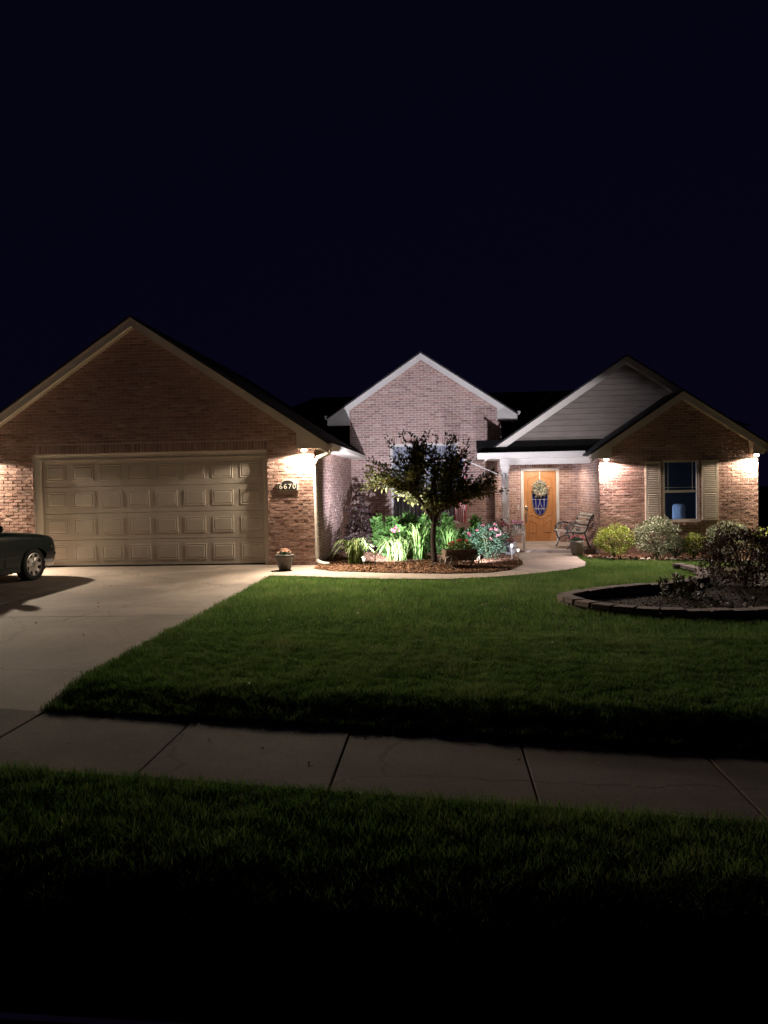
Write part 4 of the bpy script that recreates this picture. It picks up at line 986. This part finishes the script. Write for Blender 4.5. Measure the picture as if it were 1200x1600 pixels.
# ================================================================== RAISED BED BLOCK WALL
rw=thing('retaining_wall','low curved block retaining wall round the raised bed in the lawn','retaining wall',(1.7,12,gz(1.7,12)))
def resample(P,step):
    P=[Vector((*p,0)) for p in P]
    # smooth
    out=[]
    for i in range(len(P)-1):
        p0,p1,p2,p3=P[max(i-1,0)],P[i],P[i+1],P[min(i+2,len(P)-1)]
        for k in range(20):
            t=k/20; out.append(.5*((2*p1)+(p2-p0)*t+(2*p0-5*p1+4*p2-p3)*t*t+(3*p1-p0-3*p2+p3)*t**3))
    out.append(P[-1]); res=[out[0]]; acc=0
    for a,b in zip(out[:-1],out[1:]):
        d=(b-a).length
        while acc+d>=step: 
            t=(step-acc)/d; a=a.lerp(b,t); res.append(a.copy()); d=(b-a).length; acc=0
        acc+=d
    return res
for P in (FAR,NEAR):
    for lvl,(zt,zb,st,dep) in enumerate(((.125,.055,.30,.22),(.052,-.14,.30,.19))):
        pts=resample(P,st)
        if lvl: pts=[pts[0]]+[a.lerp(b,.5) for a,b in zip(pts[:-1],pts[1:])]+[pts[-1]]
        for a,b in zip(pts[:-1],pts[1:]):
            d=(b-a); L=d.length
            if L<.05: continue
            d.normalize(); n_=Vector((-d.y,d.x,0)); z0=gz((a.x+b.x)/2,(a.y+b.y)/2)
            g=.006; q=MB(); tap=.012+rnd.random()*.01
            jz=rnd.uniform(-.008,.008)
            def c_(u,s,z): 
                p=a+d*(u+rnd.uniform(-.004,.004))+n_*s*(dep/2+rnd.uniform(-.006,.006)); return (p.x,p.y,z0+z+jz)
            vs=[c_(g,-1,zb),c_(L-g,-1,zb),c_(L-g,1,zb),c_(g,1,zb),c_(g+.004,-.97,zt),c_(L-g-.004,-.97,zt),c_(L-g-.004,.97,zt),c_(g+.004,.97,zt)]
            q.add(vs,[(0,3,2,1),(4,5,6,7),(0,1,5,4),(1,2,6,5),(2,3,7,6),(3,0,4,7)]); q.build('cap_block' if lvl==0 else 'block',M['block'],rw,bevel=.008)
# stone edging along the foundation bed
se=thing('stone_edging','row of small pale stones edging the bed under the wing window','edging',(5,19,gz(5,19)))
EP=resample([(3.5,19.3),(4.2,19.05),(5.5,19.02),(6.8,19.02),(8.2,18.85)],.17)
for p in EP:
    q=MB().ico((p.x+rnd.gauss(0,.02),p.y+rnd.gauss(0,.02),gz(p.x,p.y)+.035),(rnd.uniform(.05,.085),rnd.uniform(.04,.07),rnd.uniform(.035,.06)),2)
    q.v=[(x+rnd.gauss(0,.004),y+rnd.gauss(0,.004),z+rnd.gauss(0,.004)) for x,y,z in q.v]; q.build('stone',M['stone'],se)
# ================================================================== MULCH CHIPS
def chips(name,poly,n,yr,xr,dz,label,size=.045,mt='mulch'):
    x=nr.uniform(*xr,n);y=nr.uniform(*yr,n);k=inpoly(x,y,poly);x=x[k];y=y[k];n=len(x)
    z=zg(x,y)+np.array([dz(a,b) if callable(dz) else dz for a,b in zip(x,y)])+nr.uniform(.002,.022,n)
    a=nr.uniform(0,6.28,n);L=size*nr.uniform(.4,1.4,n);W=size*.35*nr.uniform(.5,1.5,n);ti=nr.normal(0,.13,(n,2))
    d=np.stack([np.cos(a),np.sin(a),ti[:,0]],1)*L[:,None]/2; s=np.stack([-np.sin(a),np.cos(a),ti[:,1]],1)*W[:,None]/2; c=np.stack([x,y,z],1)
    up=np.array([0,0,.006]); v=np.stack([c-d-s,c+d-s,c+d+s,c-d+s,c-d*.8-s*.7-up*0+up*2],1).reshape(-1,3); i=np.arange(n)*5
    o=npmesh(name,v,[np.stack([i,i+1,i+2,i+3],1),np.stack([i,i+1,i+4],1),np.stack([i,i+4,i+3],1)],M[mt]); tag(o,label,'mulch',kind='stuff')
chips('mulch_chips',BED,26000,(15.3,19.5),(-2.6,1.75),mound,'reddish wood mulch chips spread over the entry bed')
chips('raised_bed_mulch',RBED,22000,(10.6,17.5),(1.6,7),-.03,'dark mulch chips inside the raised block bed',.034,'mulch2')
chips('foundation_mulch',SHRUBBED,5000,(18.9,20),(3.4,9),.02,'mulch chips under the wing shrubs')
# ================================================================== CAR
car=thing('parked_car','dark green saloon car with alloy wheels parked facing the garage','car',(-8.79,13.3,.0),R(80))
car.location.z=float(zd(0,13.3))
def arc(cx,cz,r,a0,a1,n): return [(cx+r*math.cos(R(a0+(a1-a0)*k/n)),cz+r*math.sin(R(a0+(a1-a0)*k/n))) for k in range(n+1)]
OUT=[(2.10,.24),(2.17,.34),(2.20,.46),(2.20,.58),(2.16,.70),(2.09,.80),(1.98,.845),(1.7,.89),(1.3,.935),(.95,.965),(.75,.985),(.4,.985),(-.6,1.0),(-1.5,1.0),(-1.75,1.0),(-2.15,.97),(-2.3,.93),(-2.36,.8),(-2.38,.6),(-2.36,.4),(-2.28,.26),(-1.78,.22)]
OUT+=arc(-1.4,.31,.365,200,-20,14)+[(-.95,.2),(.95,.2)]+arc(1.4,.31,.365,200,-20,14)+[(1.8,.22)]
ysl=[(0,1,1),(.42,.995,.985),(.68,.97,.93),(.78,.93,.82),(.835,.86,.68),(.86,.74,.55),(.868,.55,.45)]
rows=[(-y,k,kx) for y,k,kx in ysl[::-1]]+ysl[1:]
vs=[];n=len(OUT)
for y,k,kx in rows:
    for x,z in OUT:
        zz=.56+(z-.56)*k if z>.56 else z
        xx=1.75+(x-1.75)*kx if x>1.75 else (-1.85+(x+1.85)*kx if x<-1.85 else x)
        tuck=0.0
        yy=y*(1-.05*max(0,(.45-z))/.25) if abs(y)>.8 else y
        vs.append((xx,yy,zz))
fs=[]
for r_ in range(len(rows)-1):
    for k in range(n): fs.append((r_*n+k,r_*n+(k+1)%n,(r_+1)*n+(k+1)%n,(r_+1)*n+k))
fs.append(tuple(range(n))); fs.append(tuple(range((len(rows)-1)*n,len(rows)*n)))
q=MB().add(vs,fs); body=q.build('body',M['paint'],car,local=True,smooth=True)
es=body.modifiers.new('split','EDGE_SPLIT'); es.split_angle=R(38)
q=MB().box(1.0,1.78,-.60,.60,.18,.7).box(-1.8,-1.0,-.60,.60,.18,.7).box(-1,1,-.7,.7,.17,.3); q.build('underbody',M['plast'],car,local=True)
# cabin
def loft(b,t): return b+t,[(0,1,2,3)[::-1],(4,5,6,7)]+[(i,(i+1)%4,4+(i+1)%4,4+i) for i in range(4)]
zb,zt=.975,1.415
Bq=[(.78,-.74,zb),(.78,.74,zb),(-1.72,.74,zb),(-1.72,-.74,zb)]; Tq=[(.02,-.58,zt),(.02,.58,zt),(-1.08,.58,zt),(-1.08,-.58,zt)]
q=MB(); q.add(*loft(Bq,Tq)); cab=q.build('cabin',M['paint'],car,local=True,bevel=.05,seg=3)
def quad_on(b0,b1,t1,t0,u0,u1,v0,v1,off):
    b0,b1,t1,t0=map(Vector,(b0,b1,t1,t0)); P=lambda u,v:b0.lerp(b1,u).lerp(t0.lerp(t1,u),v)
    nn=(b1-b0).cross(t0-b0).normalized()*off; return [P(u0,v0)+nn,P(u1,v0)+nn,P(u1,v1)+nn,P(u0,v1)+nn]
M['carglass']=glass('car_glass',(.01,.012,.014),.04,.96,.6)
def pane(b0,b1,t1,t0,u0,u1,v0,v1,nm):
    p=quad_on(b0,b1,t1,t0,u0,u1,v0,v1,.006); MB().add(p,[(0,1,2,3)]).build(nm,M['carglass'],cab,local=True)
pane(Bq[0],Bq[1],Tq[1],Tq[0],.06,.94,.08,.93,'windscreen'); pane(Bq[2],Bq[3],Tq[3],Tq[2],.06,.94,.1,.92,'rear_window')
for s0,s1,t1,t0 in ((Bq[3],Bq[0],Tq[0],Tq[3]),(Bq[1],Bq[2],Tq[2],Tq[1])):
    pane(s0,s1,t1,t0,.2,.49,.1,.88,'side_window'); pane(s0,s1,t1,t0,.53,.86,.1,.88,'side_window')
# bumpers, lamps, trim
def corner_bar(x0,sgn,z0,z1,th,name,mt,wx=.12):
    P=[(x0-sgn*.42,-.872),(x0-sgn*.16,-.865),(x0-sgn*.05,-.80),(x0+sgn*.015,-.62),(x0+sgn*.04,0),(x0+sgn*.015,.62),(x0-sgn*.05,.80),(x0-sgn*.16,.865),(x0-sgn*.42,.872)]
    q=MB(); vs=[];fs=[]
    for x,y in P:
        vs+= [(x,y,z0),(x+sgn*th*.6,y*1.02,(z0+z1)/2),(x,y,z1),(x-sgn*wx,y*.86,z1),(x-sgn*wx,y*.86,z0)]
    for i in range(len(P)-1):
        for k in range(5): fs.append((i*5+k,i*5+(k+1)%5,i*5+5+(k+1)%5,i*5+5+k))
    q.add(vs,fs); return q.build(name,mt,car,local=True,smooth=True)
corner_bar(2.12,1,.40,.55,.06,'front_bumper',M['plast']); corner_bar(-2.34,-1,.40,.56,.06,'rear_bumper',M['plast'])
corner_bar(2.085,1,.25,.395,.02,'front_valance',M['alloy'],.06)
for s in (-1,1):
    q=MB(); q.add([(2.115,s*.45,.585),(2.10,s*.70,.585),(2.07,s*.72,.77),(2.085,s*.45,.785),(2.0,s*.45,.585),(2.0,s*.70,.585),(2.0,s*.70,.77),(2.0,s*.45,.785)],[(0,1,2,3),(4,7,6,5),(0,4,5,1),(1,5,6,2),(2,6,7,3),(3,7,4,0)]); q.build('headlight',M['lens'],car,local=True)
    q=MB(); q.add([(2.10,s*.71,.59),(2.02,s*.83,.59),(1.90,s*.872,.60),(1.90,s*.856,.73),(2.0,s*.80,.755),(2.07,s*.71,.765)],[(0,1,4,5),(1,2,3,4)]); q.build('indicator',M['lens'],car,local=True)
    MB().box(-2.385,-2.3,s*.55-.2,s*.55+.2,.62,.86).build('tail_light',M['redl'],car,local=True)
    q=MB(); q.box(-.98,.98,s*.872-.008,s*.872+.008,.47,.51); q.build('side_moulding',M['plast'],car,local=True)
    q=MB(); q.box(-1.0,1.0,s*.862-.006,s*.862+.006,.21,.30); q.build('sill',M['plast'],car,local=True)
    for x in (.62,-.42,-1.25): MB().box(x-.004,x+.004,s*.8675-.003,s*.8675+.003,.32,.60).build('door_gap',M['rubber'],car,local=True)
    for x in (-.25,-1.05): MB().box(x-.09,x+.09,s*.868-.012,s*.868+.012,.76,.785).build('door_handle',M['plast'],car,local=True)
    q=MB().ico((.42,s*.9,1.03),(.07,.11,.075),2); q.build('mirror',M['paint'],car,local=True,smooth=True)
MB().box(2.08,2.115,-.42,.42,.6,.8).build('grille',M['alloy'],car,local=True)
def wheel(x,y,s):
    wh=bpy.data.objects.new('wheel',None); C.objects.link(wh); wh.parent=car; wh.location=(x,y,.315)
    q=MB().lathe([(.20,-.09),(.26,-.1),(.30,-.095),(.315,-.07),(.318,0),(.315,.07),(.30,.095),(.26,.1),(.20,.09)],(0,0,0),40,'y'); q.f=q.f[:-2]; q.mi=q.mi[:-2]; q.build('tyre',M['rubber'],wh,local=True,smooth=True)
    q=MB(); q.lathe([(.206,s*.05),(.215,s*.095),(.205,s*.098),(.196,s*.085),(.194,s*.03),(.19,s*.03)],(0,0,0),40,'y'); q.f=q.f[:-2]; q.mi=q.mi[:-2]
    # eight-lobed star face
    ring=[]; N=8
    def P(r_,a,h): return (r_*math.cos(a),s*h,r_*math.sin(a))
    vs=[];fs=[]
    for k in range(N):
        a=2*math.pi*k/N; h=math.pi/N
        vs+=[P(.125,a-h,.072),P(.15,a-h*.55,.075),P(.198,a-h*.42,.085),P(.198,a+h*.42,.085),P(.15,a+h*.55,.075),P(.125,a+h,.072),P(.0,a,.088),P(.06,a-h,.085),P(.06,a+h,.085)]
        b=9*k; fs+=[(b+1,b+2,b+3,b+4),(b+7,b+0,b+1,b+4,b+5,b+8),(b+6,b+7,b+8)]
    q.add(vs,fs); q.build('rim',M['alloy'],wh,local=True)
    MB().lathe([(.2,s*.02),(.2,s*.025)],(0,0,0),24,'y').build('brake_disc',M['plast'],wh,local=True)
    q=MB()
    for k in range(5):
        a=2*math.pi*k/5; q.obox(Matrix.Translation((.035*math.cos(a),s*.089,.035*math.sin(a)))@Matrix.Rotation(-a,4,'Y'),.05,.006,.014)
    q.build('hub_cap',M['pot3'],wh,local=True)
for x in (1.4,-1.4):
    for s in (-1,1): wheel(x,s*.765,s)

# ================================================================== FALLEN LEAVES AND CLIPPINGS
n=170; x=nr.uniform(-7,4.5,n); y=nr.uniform(3.7,14,n)
zz=np.where((x<-3.27)&(y>yf(x)),zd(x,y)+.006,np.where((y<yf(x))&(y>yf(x)-SW),zs(x)+.008,zg(x,y)+.05))
k=~inpoly(x,y,RBED); c=np.stack([x,y,zz],1)[k]
d=rdir(k.sum()); d[:,2]*=.15
v,f=leaves(c,d,.03,.016,.1)
tag(npmesh('fallen_leaves',v,f,leafm('leaf_fallen',[(.28,.2,.08),(.2,.16,.07),(.4,.36,.25),(.15,.1,.05)],.1)),'tiny dry leaves and clippings scattered over lawn, sidewalk and driveway','leaves',kind='stuff')
